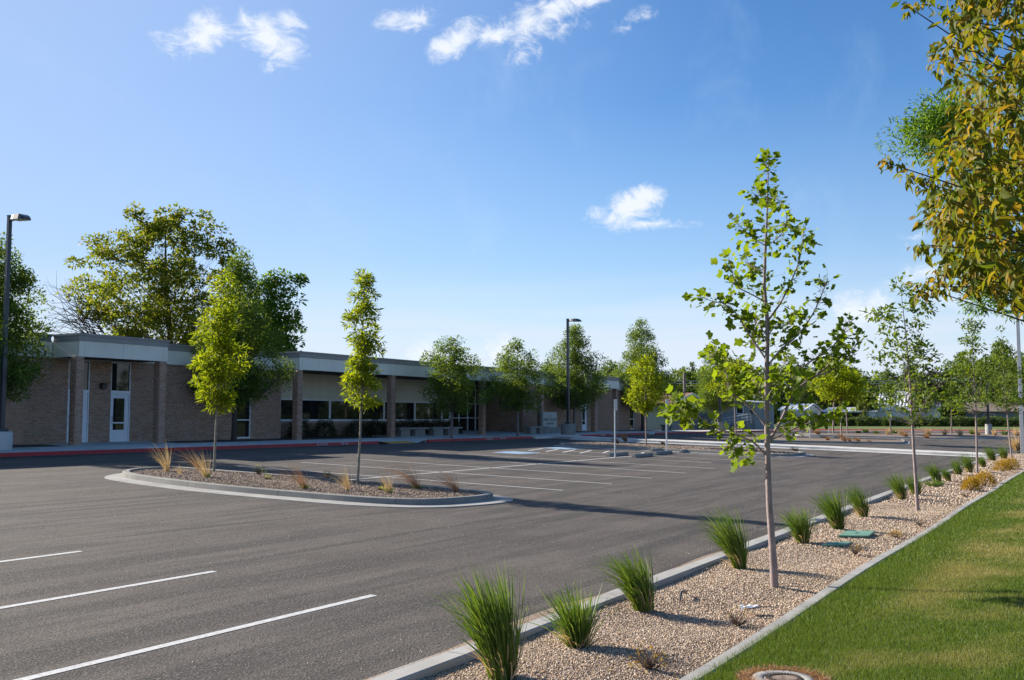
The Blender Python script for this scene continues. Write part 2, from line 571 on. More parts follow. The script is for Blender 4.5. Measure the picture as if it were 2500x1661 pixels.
class MB:
    def __init__(s):
        s.v, s.f, s.sm = [], [], []

    def add(s, vs, fs, smooth=False):
        n = len(s.v)
        s.v += [tuple(float(c) for c in p) for p in vs]
        s.f += [tuple(i + n for i in f) for f in fs]
        s.sm += [smooth] * len(fs)
        return s

    def box(s, x0, y0, z0, x1, y1, z1):
        x0, x1 = min(x0, x1), max(x0, x1)
        y0, y1 = min(y0, y1), max(y0, y1)
        z0, z1 = min(z0, z1), max(z0, z1)
        return s.add([(x0, y0, z0), (x1, y0, z0), (x1, y1, z0), (x0, y1, z0), (x0, y0, z1), (x1, y0, z1), (x1, y1, z1), (x0, y1, z1)],
                     [(0, 3, 2, 1), (4, 5, 6, 7), (0, 1, 5, 4), (1, 2, 6, 5), (2, 3, 7, 6), (3, 0, 4, 7)])

    def hexa(s, bot, top):
        return s.add(list(bot) + list(top), [(0, 3, 2, 1), (4, 5, 6, 7), (0, 1, 5, 4), (1, 2, 6, 5), (2, 3, 7, 6), (3, 0, 4, 7)])

    def prism(s, poly, z0, z1):
        """Upright prism; z0, z1 numbers or lists per corner."""
        n = len(poly)
        za = z0 if hasattr(z0, '__len__') else [z0] * n
        zb = z1 if hasattr(z1, '__len__') else [z1] * n
        vs = [(p[0], p[1], za[i]) for i, p in enumerate(poly)] + [(p[0], p[1], zb[i]) for i, p in enumerate(poly)]
        fs = [tuple(range(n, 2 * n)), tuple(reversed(range(n)))] + [(i, (i + 1) % n, n + (i + 1) % n, n + i) for i in range(n)]
        return s.add(vs, fs)

    def tube(s, pts, rad, n=8, caps=True, smooth=True):
        pts = [Vector([float(c) for c in p]) for p in pts]
        vs, fs = [], []
        prev = None
        for i, p in enumerate(pts):
            d = (pts[min(i + 1, len(pts) - 1)] - pts[max(i - 1, 0)])
            d = d.normalized() if d.length > 1e-9 else Vector((0, 0, 1))
            if prev is None:
                a = Vector((1, 0, 0)) if abs(d.x) < .9 else Vector((0, 1, 0))
                x = (a - d * a.dot(d)).normalized()
            else:
                x = (prev - d * prev.dot(d)).normalized()
            prev = x
            y = d.cross(x)
            r = rad[i] if hasattr(rad, '__len__') else rad
            for k in range(n):
                t = 2 * math.pi * k / n
                vs.append(p + x * (r * math.cos(t)) + y * (r * math.sin(t)))
        for i in range(len(pts) - 1):
            for k in range(n):
                a, b = i * n + k, i * n + (k + 1) % n
                fs.append((a, b, b + n, a + n))
        s.add(vs, fs, smooth)
        if caps:
            m = len(pts) - 1
            s.add(vs[:n], [tuple(reversed(range(n)))])
            s.add(vs[m * n:], [tuple(range(n))])
        return s

    def lathe(s, c, prof, n=20, smooth=True):
        vs = [(c[0] + r * math.cos(2 * math.pi * k / n), c[1] + r * math.sin(2 * math.pi * k / n), c[2] + z) for r, z in prof for k in range(n)]
        fs = [(i * n + k, i * n + (k + 1) % n, (i + 1) * n + (k + 1) % n, (i + 1) * n + k) for i in range(len(prof) - 1) for k in range(n)]
        s.add(vs, fs, smooth)
        m = len(prof) - 1
        s.add(vs[m * n:], [tuple(range(n))])
        return s

    def build(s, name, material, parent=None, kind=None, bevel=0.0, origin=None):
        me = bpy.data.meshes.new(name)
        off = wl(parent) if parent else Vector((0, 0, 0))
        if origin is not None:
            off = Vector([float(c) for c in origin])
        me.from_pydata([(a - off.x, b - off.y, c - off.z) for a, b, c in s.v], [], s.f)
        me.polygons.foreach_set('use_smooth', s.sm)
        me.materials.append(material)
        me.update()
        o = bpy.data.objects.new(name, me)
        C.objects.link(o)
        if parent:
            o.parent = parent
        if origin is not None:
            o.location = off - (wl(parent) if parent else Vector((0, 0, 0)))
        if kind:
            o['kind'] = kind
        if bevel:
            bv = o.modifiers.new('edge', 'BEVEL')
            bv.width = bevel
            bv.segments = 2
            bv.limit_method = 'ANGLE'
            bv.angle_limit = R(50)
        return o


def sheet(name, material, us, vs, zf, parent=None, kind=None):
    """A grid sheet over the given u and v lines."""
    us, vs = np.asarray(us, float), np.asarray(vs, float)
    U, V = np.meshgrid(us, vs, indexing='ij')
    Z = zf(U, V)
    nu, nv = len(us), len(vs)
    P = np.stack([U, V, Z], -1).reshape(-1, 3)
    if parent:
        P = P - np.array(wl(parent))
    i, j = np.meshgrid(np.arange(nu - 1), np.arange(nv - 1), indexing='ij')
    a = (i * nv + j).ravel()
    F = np.stack([a, a + nv, a + nv + 1, a + 1], -1)
    return link(name, raw_mesh(name, P, F, 4, material), parent, kind)


def text_on(name, body, size, loc, rot, material, parent, depth=.002):
    cu = bpy.data.curves.new(name, 'FONT')
    cu.body = body
    cu.size = size
    cu.align_x = 'CENTER'
    cu.align_y = 'CENTER'
    cu.extrude = depth
    t = bpy.data.objects.new('lettering_source', cu)
    C.objects.link(t)
    bpy.context.view_layer.update()
    me = bpy.data.meshes.new_from_object(t.evaluated_get(bpy.context.evaluated_depsgraph_get()))
    bpy.data.objects.remove(t)
    me.transform(Euler(rot).to_matrix().to_4x4())
    me.materials.clear()
    me.materials.append(material)
    return link(name, me, parent, loc=loc)


def catmull(pts, per=6, closed=True):
    P = [np.array(p, float) for p in pts]
    n = len(P)
    out = []
    for i in range(n if closed else n - 1):
        if closed:
            a, b, c, d = P[i - 1], P[i], P[(i + 1) % n], P[(i + 2) % n]
        else:
            a, b, c, d = P[max(i - 1, 0)], P[i], P[i + 1], P[min(i + 2, n - 1)]
        for k in range(per):
            t = k / per
            out.append(.5 * ((2 * b) + (c - a) * t + (2 * a - 5 * b + 4 * c - d) * t * t + (3 * b - 3 * c + d - a) * t ** 3))
    if not closed:
        out.append(P[-1])
    return out


def rounded(poly, r, n=5):
    """Round the corners of a polygon."""
    out = []
    m = len(poly)
    for i in range(m):
        p, a, b = np.array(poly[i], float), np.array(poly[i - 1], float), np.array(poly[(i + 1) % m], float)
        da, db = (a - p), (b - p)
        ra = min(r, .45 * np.linalg.norm(da), .45 * np.linalg.norm(db))
        A = p + da / np.linalg.norm(da) * ra
        B = p + db / np.linalg.norm(db) * ra
        for k in range(n + 1):
            t = k / n
            out.append((1 - t) ** 2 * A + 2 * t * (1 - t) * p + t * t * B)
    return out


def resample(path, step, closed):
    P = [np.array(p, float) for p in path]
    if closed:
        P = P + [P[0]]
    d = [0.0]
    for i in range(1, len(P)):
        d.append(d[-1] + float(np.linalg.norm(P[i] - P[i - 1])))
    n = max(2, int(round(d[-1] / step)))
    ts = np.linspace(0, d[-1], n + 1)
    X = np.interp(ts, d, [p[0] for p in P])
    Y = np.interp(ts, d, [p[1] for p in P])
    return np.stack([X, Y], -1)


def normals(P, closed):
    if closed:
        Q = P[:-1]
        T = np.roll(Q, -1, 0) - np.roll(Q, 1, 0)
        T = np.vstack([T, T[:1]])
    else:
        T = np.gradient(P, axis=0)
    T = T / np.linalg.norm(T, axis=1, keepdims=True)
    return np.stack([T[:, 1], -T[:, 0]], -1)      # right-hand side of travel


def sweep_mb(P, Nn, prof, dz=0.0):
    """Sweep a closed cross-section (offset to the right, height over the paving) along P, with end caps."""
    mb = MB()
    k = len(prof)
    vs = []
    for p, n in zip(P, Nn):
        for (o, h) in prof:
            q = p + n * o
            vs.append((q[0], q[1], float(G(p[0], p[1])) + h + dz))
    fs = []
    for i in range(len(P) - 1):
        for j in range(k):
            a, b = i * k + j, i * k + (j + 1) % k
            fs.append((a, b, b + k, a + k))
    mb.add(vs, fs)
    mb.add(vs[:k], [tuple(range(k))])
    mb.add(vs[-k:], [tuple(reversed(range(k)))])
    return mb


KERB = [(-.10, -.10), (-.10, .135), (-.085, .15), (.045, .15), (.075, .135), (.10, .02), (.10, -.10)]


def kerb(name, path, closed, material, seg=3.0, step=.35, gutter=.42, gap=.012, prof=KERB, gmat=None):
    """A kerb: gutter pan as its own mesh, and the cast lengths between the joints as its pieces."""
    P = resample(path, step, closed)
    Nn = normals(P, closed)
    if gutter:
        g = sweep_mb(P, Nn, [(.098, -.1), (.098, .022), (gutter, .008), (gutter, -.1)])
        root = g.build(name, gmat or M_CONC, kind='structure')
    else:
        root = bpy.data.objects.new(name, None)
        C.objects.link(root)
        root['kind'] = 'structure'
    per = max(1, int(round(seg / step)))
    i = 0
    while i < len(P) - 1:
        j = min(i + per, len(P) - 1)
        if len(P) - 1 - j < per // 2:
            j = len(P) - 1
        Q = P[i:j + 1].copy()
        d0 = Q[1] - Q[0]
        d1 = Q[-1] - Q[-2]
        Q[0] = Q[0] + d0 / np.linalg.norm(d0) * gap / 2
        Q[-1] = Q[-1] - d1 / np.linalg.norm(d1) * gap / 2
        sweep_mb(Q, Nn[i:j + 1], prof).build('kerb_segment', material, root)
        i = j
    return root


def fill(name, poly, material, dz, kind='structure', mound=0.0, parent=None):
    """Ground filling of a bed, as a fan round its middle; slightly mounded."""
    P = np.array(poly)
    c = P.mean(0)
    vs = [(c[0], c[1], float(G(*c)) + dz + mound)]
    rings = [.6, 1.0]
    for r in rings:
        for p in P:
            q = c + (p - c) * r
            vs.append((q[0], q[1], float(G(*q)) + dz + mound * (1 - r ** 2)))
    n = len(P)
    fs = [(0, 1 + i, 1 + (i + 1) % n) for i in range(n)]
    fs += [(1 + i, 1 + n + i, 1 + n + (i + 1) % n, 1 + (i + 1) % n) for i in range(n)]
    return MB().add(vs, fs).build(name, material, parent, kind)


def inside(P, poly):
    poly = np.asarray(poly)
    x, y = P[:, 0], P[:, 1]
    r = np.zeros(len(P), bool)
    j = len(poly) - 1
    for i in range(len(poly)):
        xi, yi, xj, yj = *poly[i], *poly[j]
        with np.errstate(divide='ignore', invalid='ignore'):
            c = ((yi > y) != (yj > y)) & (x < (xj - xi) * (y - yi) / (yj - yi) + xi)
        r ^= c
        j = i
    return r


def rand_frames(n, rng, flat=0.0):
    """Random rotation matrices, columns (side, length, normal)."""
    q = rng.normal(size=(n, 4))
    q /= np.linalg.norm(q, axis=1, keepdims=True)
    w, x, y, z = q.T
    M = np.stack([1 - 2 * (y * y + z * z), 2 * (x * y - z * w), 2 * (x * z + y * w), 2 * (x * y + z * w), 1 - 2 * (x * x + z * z), 2 * (y * z - x * w),
                  2 * (x * z - y * w), 2 * (y * z + x * w), 1 - 2 * (x * x + y * y)], -1).reshape(n, 3, 3)
    return M


STONE_V = np.array([(1, 0, 0), (.2, .9, .1), (-.9, .3, 0), (-.4, -.85, 0), (.6, -.7, .05), (.1, .05, .7), (0, 0, -.6)])
STONE_F = np.array([(0, 1, 5), (1, 2, 5), (2, 3, 5), (3, 4, 5), (4, 0, 5), (1, 0, 6), (2, 1, 6), (3, 2, 6), (4, 3, 6), (0, 4, 6)])


def stones(name, pts, size, material, rng, parent=None):
    n = len(pts)
    s = size * rng.uniform(.55, 1.3, (n, 1, 1))
    M = rand_frames(n, rng)
    V = np.einsum('nij,kj->nki', M, STONE_V * np.array([1, .8, .75])) * s + pts[:, None, :]
    F = (STONE_F[None] + (np.arange(n) * len(STONE_V))[:, None, None]).reshape(-1, 3)
    return link(name, raw_mesh(name, V.reshape(-1, 3), F, 3, material), parent, 'stuff')


# leaves: templates in the plane (x = side, y = length, z = fold), per unit length
LEAF_OVAL = (np.array([(0, 0, 0), (-.27, .38, .10), (0, 1, -.06), (.27, .38, .10)]), np.array([(0, 2, 1), (0, 3, 2)]))
LEAF_LONG = (np.array([(0, 0, 0), (-.15, .40, .05), (0, 1, -.10), (.15, .40, .05)]), np.array([(0, 2, 1), (0, 3, 2)]))
LEAF_TULIP = (np.array([(0, 0, 0), (-.30, .06, .04), (-.50, .30, .12), (-.34, .52, .06), (-.44, .86, .06), (-.16, .90, .0), (0, .80, -.05), (.16, .90, .0), (.44, .86, .06), (.34, .52, .06), (.50, .30, .12), (.30, .06, .04), (0, .45, -.04)]),
              np.array([(12, i + 1, i) for i in range(11)] + [(12, 0, 11)]))
LEAF_MAPLE = (np.array([(0, 0, 0), (-.13, .16, .03), (-.25, .38, .07), (-.22, .52, .06), (-.13, .76, .02), (0, 1.08, -.16), (.13, .76, .02), (.22, .52, .06), (.25, .38, .07), (.13, .16, .03), (0, .45, -.03)]),
              np.array([(10, i + 1, i) for i in range(9)] + [(10, 0, 9)]))


def frames(dirs, ups, rng, spread):
    """Leaf frames: length axis near dirs, normal near ups."""
    d = dirs + rng.normal(size=dirs.shape) * spread
    d /= np.linalg.norm(d, axis=1, keepdims=True) + 1e-9
    n = ups + rng.normal(size=dirs.shape) * spread
    x = np.cross(d, n)
    x /= np.linalg.norm(x, axis=1, keepdims=True) + 1e-9
    n = np.cross(x, d)
    return np.stack([x, d, n], -1)


def leaf_mesh(name, pts, size, M, template, material, rng):
    V0, F0 = template
    n = len(pts)
    s = size * rng.uniform(.65, 1.25, (n, 1, 1))
    V = np.einsum('nij,kj->nki', M, V0) * s + pts[:, None, :]
    F = (F0[None] + (np.arange(n) * len(V0))[:, None, None]).reshape(-1, 3)
    return raw_mesh(name, V.reshape(-1, 3), F, 3, material)


def blades_mesh(name, roots, dirs, length, width, bend, wind, rng, material, levels=4):
    """Grass blades: ribbons that rise along dirs and curve over towards wind and outwards."""
    n = len(roots)
    t = np.linspace(0, 1, levels)
    out = dirs * np.array([1, 1, 0])
    P = []
    for k in t:
        P.append(roots + dirs * (length * k)[:, None] + (out * .6 + wind) * (bend * length * k * k)[:, None] - np.array([0, 0, 1]) * (np.abs(bend) * length * .45 * k ** 3)[:, None])
    P = np.stack(P, 1)
    side = np.cross(dirs, rng.normal(size=dirs.shape))
    side /= np.linalg.norm(side, axis=1, keepdims=True) + 1e-9
    V = []
    for i, k in enumerate(t[:-1]):
        w = (width * (1 - .55 * k))[:, None] * side * .5
        V += [P[:, i] - w, P[:, i] + w]
    V.append(P[:, -1])
    V = np.stack(V, 1)
    m = V.shape[1]
    f = []
    for i in range(levels - 2):
        a = 2 * i
        f += [(a, a + 1, a + 3), (a, a + 3, a + 2)]
    a = 2 * (levels - 2)
    f.append((a, a + 1, a + 2))
    F = (np.array(f)[None] + (np.arange(n) * m)[:, None, None]).reshape(-1, 3)
    return raw_mesh(name, V.reshape(-1, 3), F, 3, material)


WIND = np.array([-RT[0], -RT[1], 0.0])


# ------------------------------------------------------------------ the ground
rng0 = np.random.default_rng(11)
sheet('ground', M_FIELD, [-160, -60, 0, 35, 70, 80, 90, 100, 110, 125, 160, 400, 1500], [-900, -60, -12, 6, 20, 35, 46, 80, 300, 1500], lambda u, v: G(u, v) - .06, kind='structure')
sheet('lawn', M_LAWN_SOIL, list(np.arange(-4, 66, 1.0)) + [80, 124], [-30, -12, -6, -3, -1, 0, 1, 2, 2.5, 2.77], lambda u, v: lawn_z(u, v) - .012, kind='structure')
KV = 5.25        # lot-side edge of the kerb along the planted strip


def kshift(u):
    return .42 * np.clip((np.asarray(u, float) - 7) / 32, 0, 1)


LOT_U = list(np.arange(-40, 126, 3.0)) + [125]
lot = sheet('parking_lot', M_ASPH, LOT_U, [4.9, 8, 12, 16, 20, 24, 28, 31.5], G, kind='structure')
sheet('far_lawn', M_FIELD, [125.3, 128, 131, 136], [-40, -10, 0, 10, 20, 30, 40], lambda u, v: G(u, v) + .12 + (u - 125.3) * .045, kind='structure')

# kerb of the planted strip (lot side), then the mowing edge (lawn side)
pth = [(u, KV - .42 + float(kshift(u))) for u in (-4, 3, 7, 12, 18, 24, 30, 36, 42, 50, 58, 64.5)]
kerb('strip_kerb', pth[::-1], False, M_KERB, seg=3.0, step=.75, gutter=.0, prof=[(-.13, -.12), (-.13, .125), (-.115, .14), (.06, .14), (.09, .11), (.13, .025), (.42, .012), (.42, -.1), (.13, -.1)])
EDGE_V = 2.86
edge_prof = [(-.085, -.1), (-.085, .165), (-.06, .185), (.06, .185), (.085, .165), (.085, -.1)]
kerb('mowing_edge', [(u, EDGE_V + .03 * math.sin(u * .55)) for u in np.arange(-4, 65, 1.0)], False, M_CONC, seg=1.5, step=.5, gutter=0, gap=.008, prof=edge_prof)
sheet('gravel_bed', M_GRAVEL_BED, np.arange(-4, 65.1, .35), np.arange(2.93, 5.12, .145), lambda u, v: G(u, v) + .085 + .035 * np.sin(u * 1.3 + v) * np.sin(v * 2.1), kind='structure')


def strip_z(u, v):
    return float(G(u, v) + .085 + .035 * math.sin(u * 1.3 + v) * math.sin(v * 2.1))


def strip_stones():
    P = []
    for (u0, u1, n, s) in ((5.6, 10, 34000, .0105), (10, 16, 26000, .0130), (16, 26, 18000, .018), (26, 65, 12000, .032)):
        u = rng0.uniform(u0, u1, n)
        v = rng0.uniform(2.95, 4.76, n) + kshift(u) * (rng0.random(n) > .5) * .9
        z = G(u, v) + .085 + .035 * np.sin(u * 1.3 + v) * np.sin(v * 2.1) + s * .25
        P.append((np.stack([u, v, z], -1), np.full(n, s)))
    pts = np.concatenate([p[0] for p in P])
    sz = np.concatenate([p[1] for p in P])
    stones('gravel', pts, sz[:, None, None], M_GRAVEL, rng0)


strip_stones()


def lawn_blades():
    rng = np.random.default_rng(5)
    parts = []
    for (u0, u1, dens, w, h) in ((6.6, 10, 11000, .0042, .050), (10, 15, 6500, .0058, .050), (15, 24, 2600, .0095, .052), (24, 40, 800, .018, .055), (40, 64, 300, .032, .055)):
        v1, v0 = 2.79, .035 * u0 - .25
        n = int((u1 - u0) * (v1 - v0) * dens)
        u = rng.uniform(u0, u1, n)
        v = rng.uniform(v0, v1, n)
        keep = np.hypot(u - 7.70, v - 2.16) > .29
        u, v = u[keep], v[keep]
        parts.append((u, v, np.full(len(u), w), np.full(len(u), h)))
    u, v, w, h = (np.concatenate([p[i] for p in parts]) for i in range(4))
    n = len(u)
    long_edge = np.clip((v - 2.0) / .7, 0, 1)
    h = h * (.7 + .55 * long_edge) * rng.uniform(.6, 1.35, n)
    root = np.stack([u, v, lawn_z(u, v) - .012], -1)
    d = rng.normal(size=(n, 3)) * .42
    d[:, 2] = 1
    d[:, 1] += .12 + .55 * np.clip((v - 2.62) / .15, 0, 1) * rng.random(n)
    d /= np.linalg.norm(d, axis=1, keepdims=True)
    side = np.cross(d, rng.normal(size=(n, 3)))
    side /= np.linalg.norm(side, axis=1, keepdims=True)
    V = np.stack([root - side * w[:, None] / 2, root + side * w[:, None] / 2, root + d * h[:, None]], 1)
    F = np.arange(n * 3)
    link('grass', raw_mesh('grass', V.reshape(-1, 3), F, 3, M_BLADE), None, 'stuff')


lawn_blades()

# dead leaves on the gravel, loose grit on the paving
n_ = 520
lu = 6 + 30 * rng0.random(n_) ** 1.6
lv = rng0.uniform(2.95, 4.75, n_)
lp = np.stack([lu, lv, G(lu, lv) + .085 + .035 * np.sin(lu * 1.3 + lv) * np.sin(lv * 2.1) + .016], -1)
lm = frames(np.column_stack([rng0.normal(size=(n_, 2)), np.zeros(n_)]), np.tile(np.array([0, 0, 1.0]), (n_, 1)), rng0, .3)
tag(link('leaf_litter', leaf_mesh('leaf_litter', lp, np.full((n_, 1, 1), .045), lm, LEAF_OVAL, M_STRAW, rng0), None, 'stuff'), 'small dead leaves scattered on the gravel strip', 'leaf litter')
n_ = 900
lu = rng0.uniform(3, 26, n_)
lv = np.where(rng0.random(n_) < .45, 5.32 + kshift(lu) + rng0.exponential(.25, n_), rng0.uniform(5.4, 20, n_))
gp = np.stack([lu, lv, G(lu, lv) + .003], -1)
gp = gp[~inside(gp[:, :2], [(16.8, 11.8), (21.6, 11.8), (21.6, 24), (16.8, 24)])]
tag(stones('loose_grit', gp, np.full((len(gp), 1, 1), .009), M_GRAVEL, rng0), 'loose grit and pebbles on the asphalt', 'grit')

# painted stall lines: thin sheets 4 mm over the paving
PAINT = .004


def stripe(p, q, w=.094, material=M_WHITE, name='parking_stripe'):
    p, q = np.array(p, float), np.array(q, float)
    n = max(1, int(np.linalg.norm(q - p) / 1.5))
    d = (q - p) / np.linalg.norm(q - p)
    s = np.array([-d[1], d[0]]) * w / 2
    vs, fs = [], []
    for i in range(n + 1):
        c = p + (q - p) * i / n
        for e in (c - s, c + s):
            vs.append((e[0], e[1], float(G(*e)) + PAINT))
    for i in range(n):
        fs.append((2 * i, 2 * i + 2, 2 * i + 3, 2 * i + 1))
    MB().add(vs, fs).build(name, material, lot)


ROWS = [(23.75, 12.35), (26.75, 12.33), (29.85, 12.4), (33.2, 12.5), (36.6, 12.65), (40.3, 12.8), (43.4, 12.88), (46.85, 12.95)]
for (u, v0) in ROWS:
    if u < 40:
        stripe((u, v0), (u, 24.05))
    else:
        stripe((u, v0), (u, 18.1))
stripe((20.95, 18.15), (47.0, 18.5), .11)
stripe((40.3, 18.4), (40.3, 24.1))
stripe((43.4, 18.4), (43.4, 24.1))
stripe((46.9, 18.4), (46.9, 24.2))
for a, b in (((1291, 1100.4), (1326, 1094.4)), ((1333, 1102.6), (1363.5, 1096.6)), ((1374, 1104.5), (1405, 1097.8)), ((1416, 1106.4), (1444, 1099.4)), ((1472, 1105.8), (1486.7, 1101)), ((1506, 1111.5), (1529, 1102.9)), ((1563, 1110), (1571, 1104.5))):
    stripe(at(*a)[:2], at(*b)[:2], .12, name='hatch_stripe')
for (u, v_end) in ((9.45, 12.55), (9.45, 9.92), (9.45, 7.36), (9.45, 15.1)):
    stripe((-3.0, v_end), (u, v_end), .10)
for u0, v0 in ((38.9, 22.3), (45.2, 23.2)):
    MB().add([(u0, v0, float(G(u0, v0)) + PAINT), (u0 + 1.9, v0, float(G(u0, v0)) + PAINT), (u0 + 1.9, v0 + 1.5, float(G(u0, v0 + 1.5)) + PAINT), (u0, v0 + 1.5, float(G(u0, v0 + 1.5)) + PAINT)], [(0, 1, 2, 3)]).build('blue_stall_pad', M_BLUE, lot)
    sy = MB()
    cx, cy = u0 + .85, v0 + .62
    zz = float(G(cx, cy)) + 2 * PAINT
    ring = []
    for k in range(15):
        t = R(-150 + 240 * k / 14)
        ring.append((cx + .36 * math.cos(t), cy + .36 * math.sin(t)))
    for k in range(14):
        a, b = np.array(ring[k]), np.array(ring[k + 1])
        ca = np.array((cx, cy))
        sy.add([(*a, zz), (*b, zz), (*(ca + (b - ca) * .72), zz), (*(ca + (a - ca) * .72), zz)], [(0, 3, 2, 1)])
    for (x0, y0, x1, y1) in ((-.08, .12, .04, .62), (.04, .12, .36, .22), (.28, -.22, .38, .12), (-.1, .66, .06, .80)):
        sy.add([(cx + x0, cy + y0, zz + .002), (cx + x1, cy + y0, zz + .002), (cx + x1, cy + y1, zz + .002), (cx + x0, cy + y1, zz + .002)], [(0, 1, 2, 3)])
    sy.build('wheelchair_symbol', M_WHITE, lot)

# the walk along the building: slabs between joints, red kerb, ramps
KB = 31.45
WALK_IN = 34.15


def slab_row(name, u0, u1, v0, v1, parent, step=2.6, h=.15, mtl=M_PATH):
    n = max(1, int(round((u1 - u0) / step)))
    for i in range(n):
        a, b = u0 + (u1 - u0) * i / n + .006, u0 + (u1 - u0) * (i + 1) / n - .006
        MB().prism([(a, v0), (b, v0), (b, v1), (a, v1)], -.3, [float(G(a, v0)) + h, float(G(b, v0)) + h, float(G(b, v1)) + h, float(G(a, v1)) + h]).build(name, mtl, parent)


walk = bpy.data.objects.new('sidewalk', None)
C.objects.link(walk)
walk['kind'] = 'structure'
slab_row('concrete_slab', 8, 40.6, KB + .075, WALK_IN, walk)
slab_row('concrete_slab', 44.8, 74.6, KB + .075, WALK_IN, walk)
slab_row('concrete_slab', 76.6, 110, KB + .075, WALK_IN, walk)
slab_row('concrete_slab', 25.4, 30.4, WALK_IN + .008, 36.28, walk)
slab_row('concrete_slab', 46.5, 63.6, WALK_IN + .008, 39.95, walk)
slab_row('concrete_slab', 72.2, 76.8, WALK_IN + .008, 36.28, walk)
for (a, b) in ((40.6, 44.8), (74.6, 76.6)):       # dropped kerbs: slab sloping down to the lot, yellow plate at the foot
    w = (b - a) * .22
    mb = MB()
    zl = [float(G(0, KB - .1)) + .012] * 2
    zh = float(G(0, WALK_IN)) + .15
    zm = float(G(0, KB + .08)) + .15
    P = [(a + w, KB - .1, zl[0]), (b - w, KB - .1, zl[0]), (b - .006, KB + .075, zm), (b - .006, WALK_IN, zh), (a + .006, WALK_IN, zh), (a + .006, KB + .075, zm), (a + w, WALK_IN - .9, zh - .02), (b - w, WALK_IN - .9, zh - .02)]
    mb.add(P, [(0, 1, 7, 6), (1, 2, 3, 7), (7, 3, 4, 6), (6, 4, 5, 0)])
    mb.build('kerb_ramp', M_PATH, walk)
    def zr(v):
        return zl[0] + (zh - .02 - zl[0]) * (v - KB + .1) / (WALK_IN - .9 - KB + .1) + .006
    pl = MB().prism([(a + w * 1.1, KB - .02), (b - w * 1.1, KB - .02), (b - w * 1.1, KB + .62), (a + w * 1.1, KB + .62)], [zr(KB - .02) - .02] * 2 + [zr(KB + .62) - .02] * 2, [zr(KB - .02)] * 2 + [zr(KB + .62)] * 2)
    for i in range(int((b - a - 2.2 * w) / .12)):
        for j in range(4):
            x, y = a + w * 1.1 + .07 + i * .12, KB + .06 + j * .15
            z = zr(y)
            pl.add([(x - .03, y - .03, z), (x + .03, y - .03, z), (x + .03, y + .03, z), (x - .03, y + .03, z), (x, y, z + .012)], [(0, 1, 4), (1, 2, 4), (2, 3, 4), (3, 0, 4)])
    pl.build('tactile_plate', M_YELLOW, walk)


def red_kerb(u0, u1):
    return kerb('red_kerb', [(u0, KB), (u1, KB)], False, M_RED, seg=3.0, step=.75, gutter=.36, gmat=M_ASPH)


rk1 = red_kerb(8, 40.55)
rk2 = red_kerb(44.85, 56.2)
rk3 = red_kerb(62.8, 74.5)
rk4 = red_kerb(76.7, 110)
zt = float(G(0, KB - .09)) + .082
for (body, u, par) in (('NO PARKING', 36.3, rk1), ('FIRE LANE', 37.9, rk1), ('NO PARKING', 51.0, rk2), ('FIRE LANE', 52.6, rk2), ('NO PARKING', 66.6, rk3), ('FIRE LANE', 68.2, rk3)):
    text_on('kerb_lettering', body, .125, (u, KB - .107, zt), (R(78), 0, 0), M_LETTER, par, depth=.001)

# the raised path that crosses the lot
cross = bpy.data.objects.new('crossing_path', None)
C.objects.link(cross)
cross['kind'] = 'structure'
for i in range(9):
    a, b = 5.6 + i * 2.9, 5.6 + (i + 1) * 2.9 - .012
    def cu_(v):
        return 61.4 - .115 * max(0, min(v, 29) - 14) + .0 * v
    MB().prism([(cu_(a) - 1.05, a), (cu_(a) + 1.05, a), (cu_(b) + 1.05, b), (cu_(b) - 1.05, b)], -.2, [float(G(60, a)) + .148] * 2 + [float(G(60, b)) + .148] * 2).build('concrete_slab', M_PATH, cross)
pc = [(61.4 - .115 * max(0, min(v, 29) - 14), v) for v in np.arange(5.6, 31.5, 1.85)]
kerb('path_kerb', [(u - 1.16, v) for u, v in pc][::-1], False, M_PATH, seg=2.9, step=.9, gutter=.75, gmat=M_PATH)
kerb('path_kerb', [(u + 1.16, v) for u, v in pc], False, M_PATH, seg=2.9, step=.9, gutter=.4)
slab_row('concrete_slab', 56.25, 62.75, KB - .25, KB + .065, walk, step=3.2, h=.145)

def ccw(poly):
    P = np.array(poly)
    a = np.sum(P[:, 0] * np.roll(P[:, 1], -1) - np.roll(P[:, 0], -1) * P[:, 1])
    return poly if a > 0 else poly[::-1]


# planted islands
ISL1 = catmull([(20.45, 23.45), (19.2, 23.35), (18.25, 22.5), (17.75, 21.0), (17.42, 19.0), (17.3, 17.4), (17.35, 15.5), (17.5, 13.8), (18.0, 12.75), (19.0, 12.36), (20.0, 12.32), (20.55, 12.8), (20.68, 14), (20.68, 18), (20.68, 22.4)], 5)
kerb('island_kerb', ISL1, True, M_CONC_OLD, seg=3.1, step=.3, gutter=.56)
fill('mulch_bed', ISL1, M_MULCH_BED, .09, mound=.07)
ISL2 = rounded([(48.3, 25.6), (48.3, 13.2), (52.4, 13.2), (52.4, 25.6)], 1.0)
kerb('island_kerb', ISL2[::1], True, M_CONC_OLD, seg=3.0, step=.4, gutter=.5)
fill('mulch_bed', ISL2, M_MULCH_BED, .10, mound=.06)
p3 = [at(1788, 1078), at(2206, 1084.5), at(2208, 1077), at(1800, 1069)]
ISL3 = rounded([tuple(p[:2]) for p in (p3[3], p3[0], p3[1], p3[2])], 1.0)
ISL3 = ccw(ISL3)
kerb('island_kerb', ISL3, True, M_CONC_OLD, seg=3.0, step=.5, gutter=.4)
fill('mulch_bed', ISL3, M_MULCH_BED, .10, mound=.04)
p4 = [at(1940, 1063.5), at(2298, 1072.5), at(2500, 1070), at(2600, 1070), at(2600, 1060.5), at(1960, 1058)]
ISL4 = rounded([tuple(p[:2]) for p in reversed(p4)], 1.2)


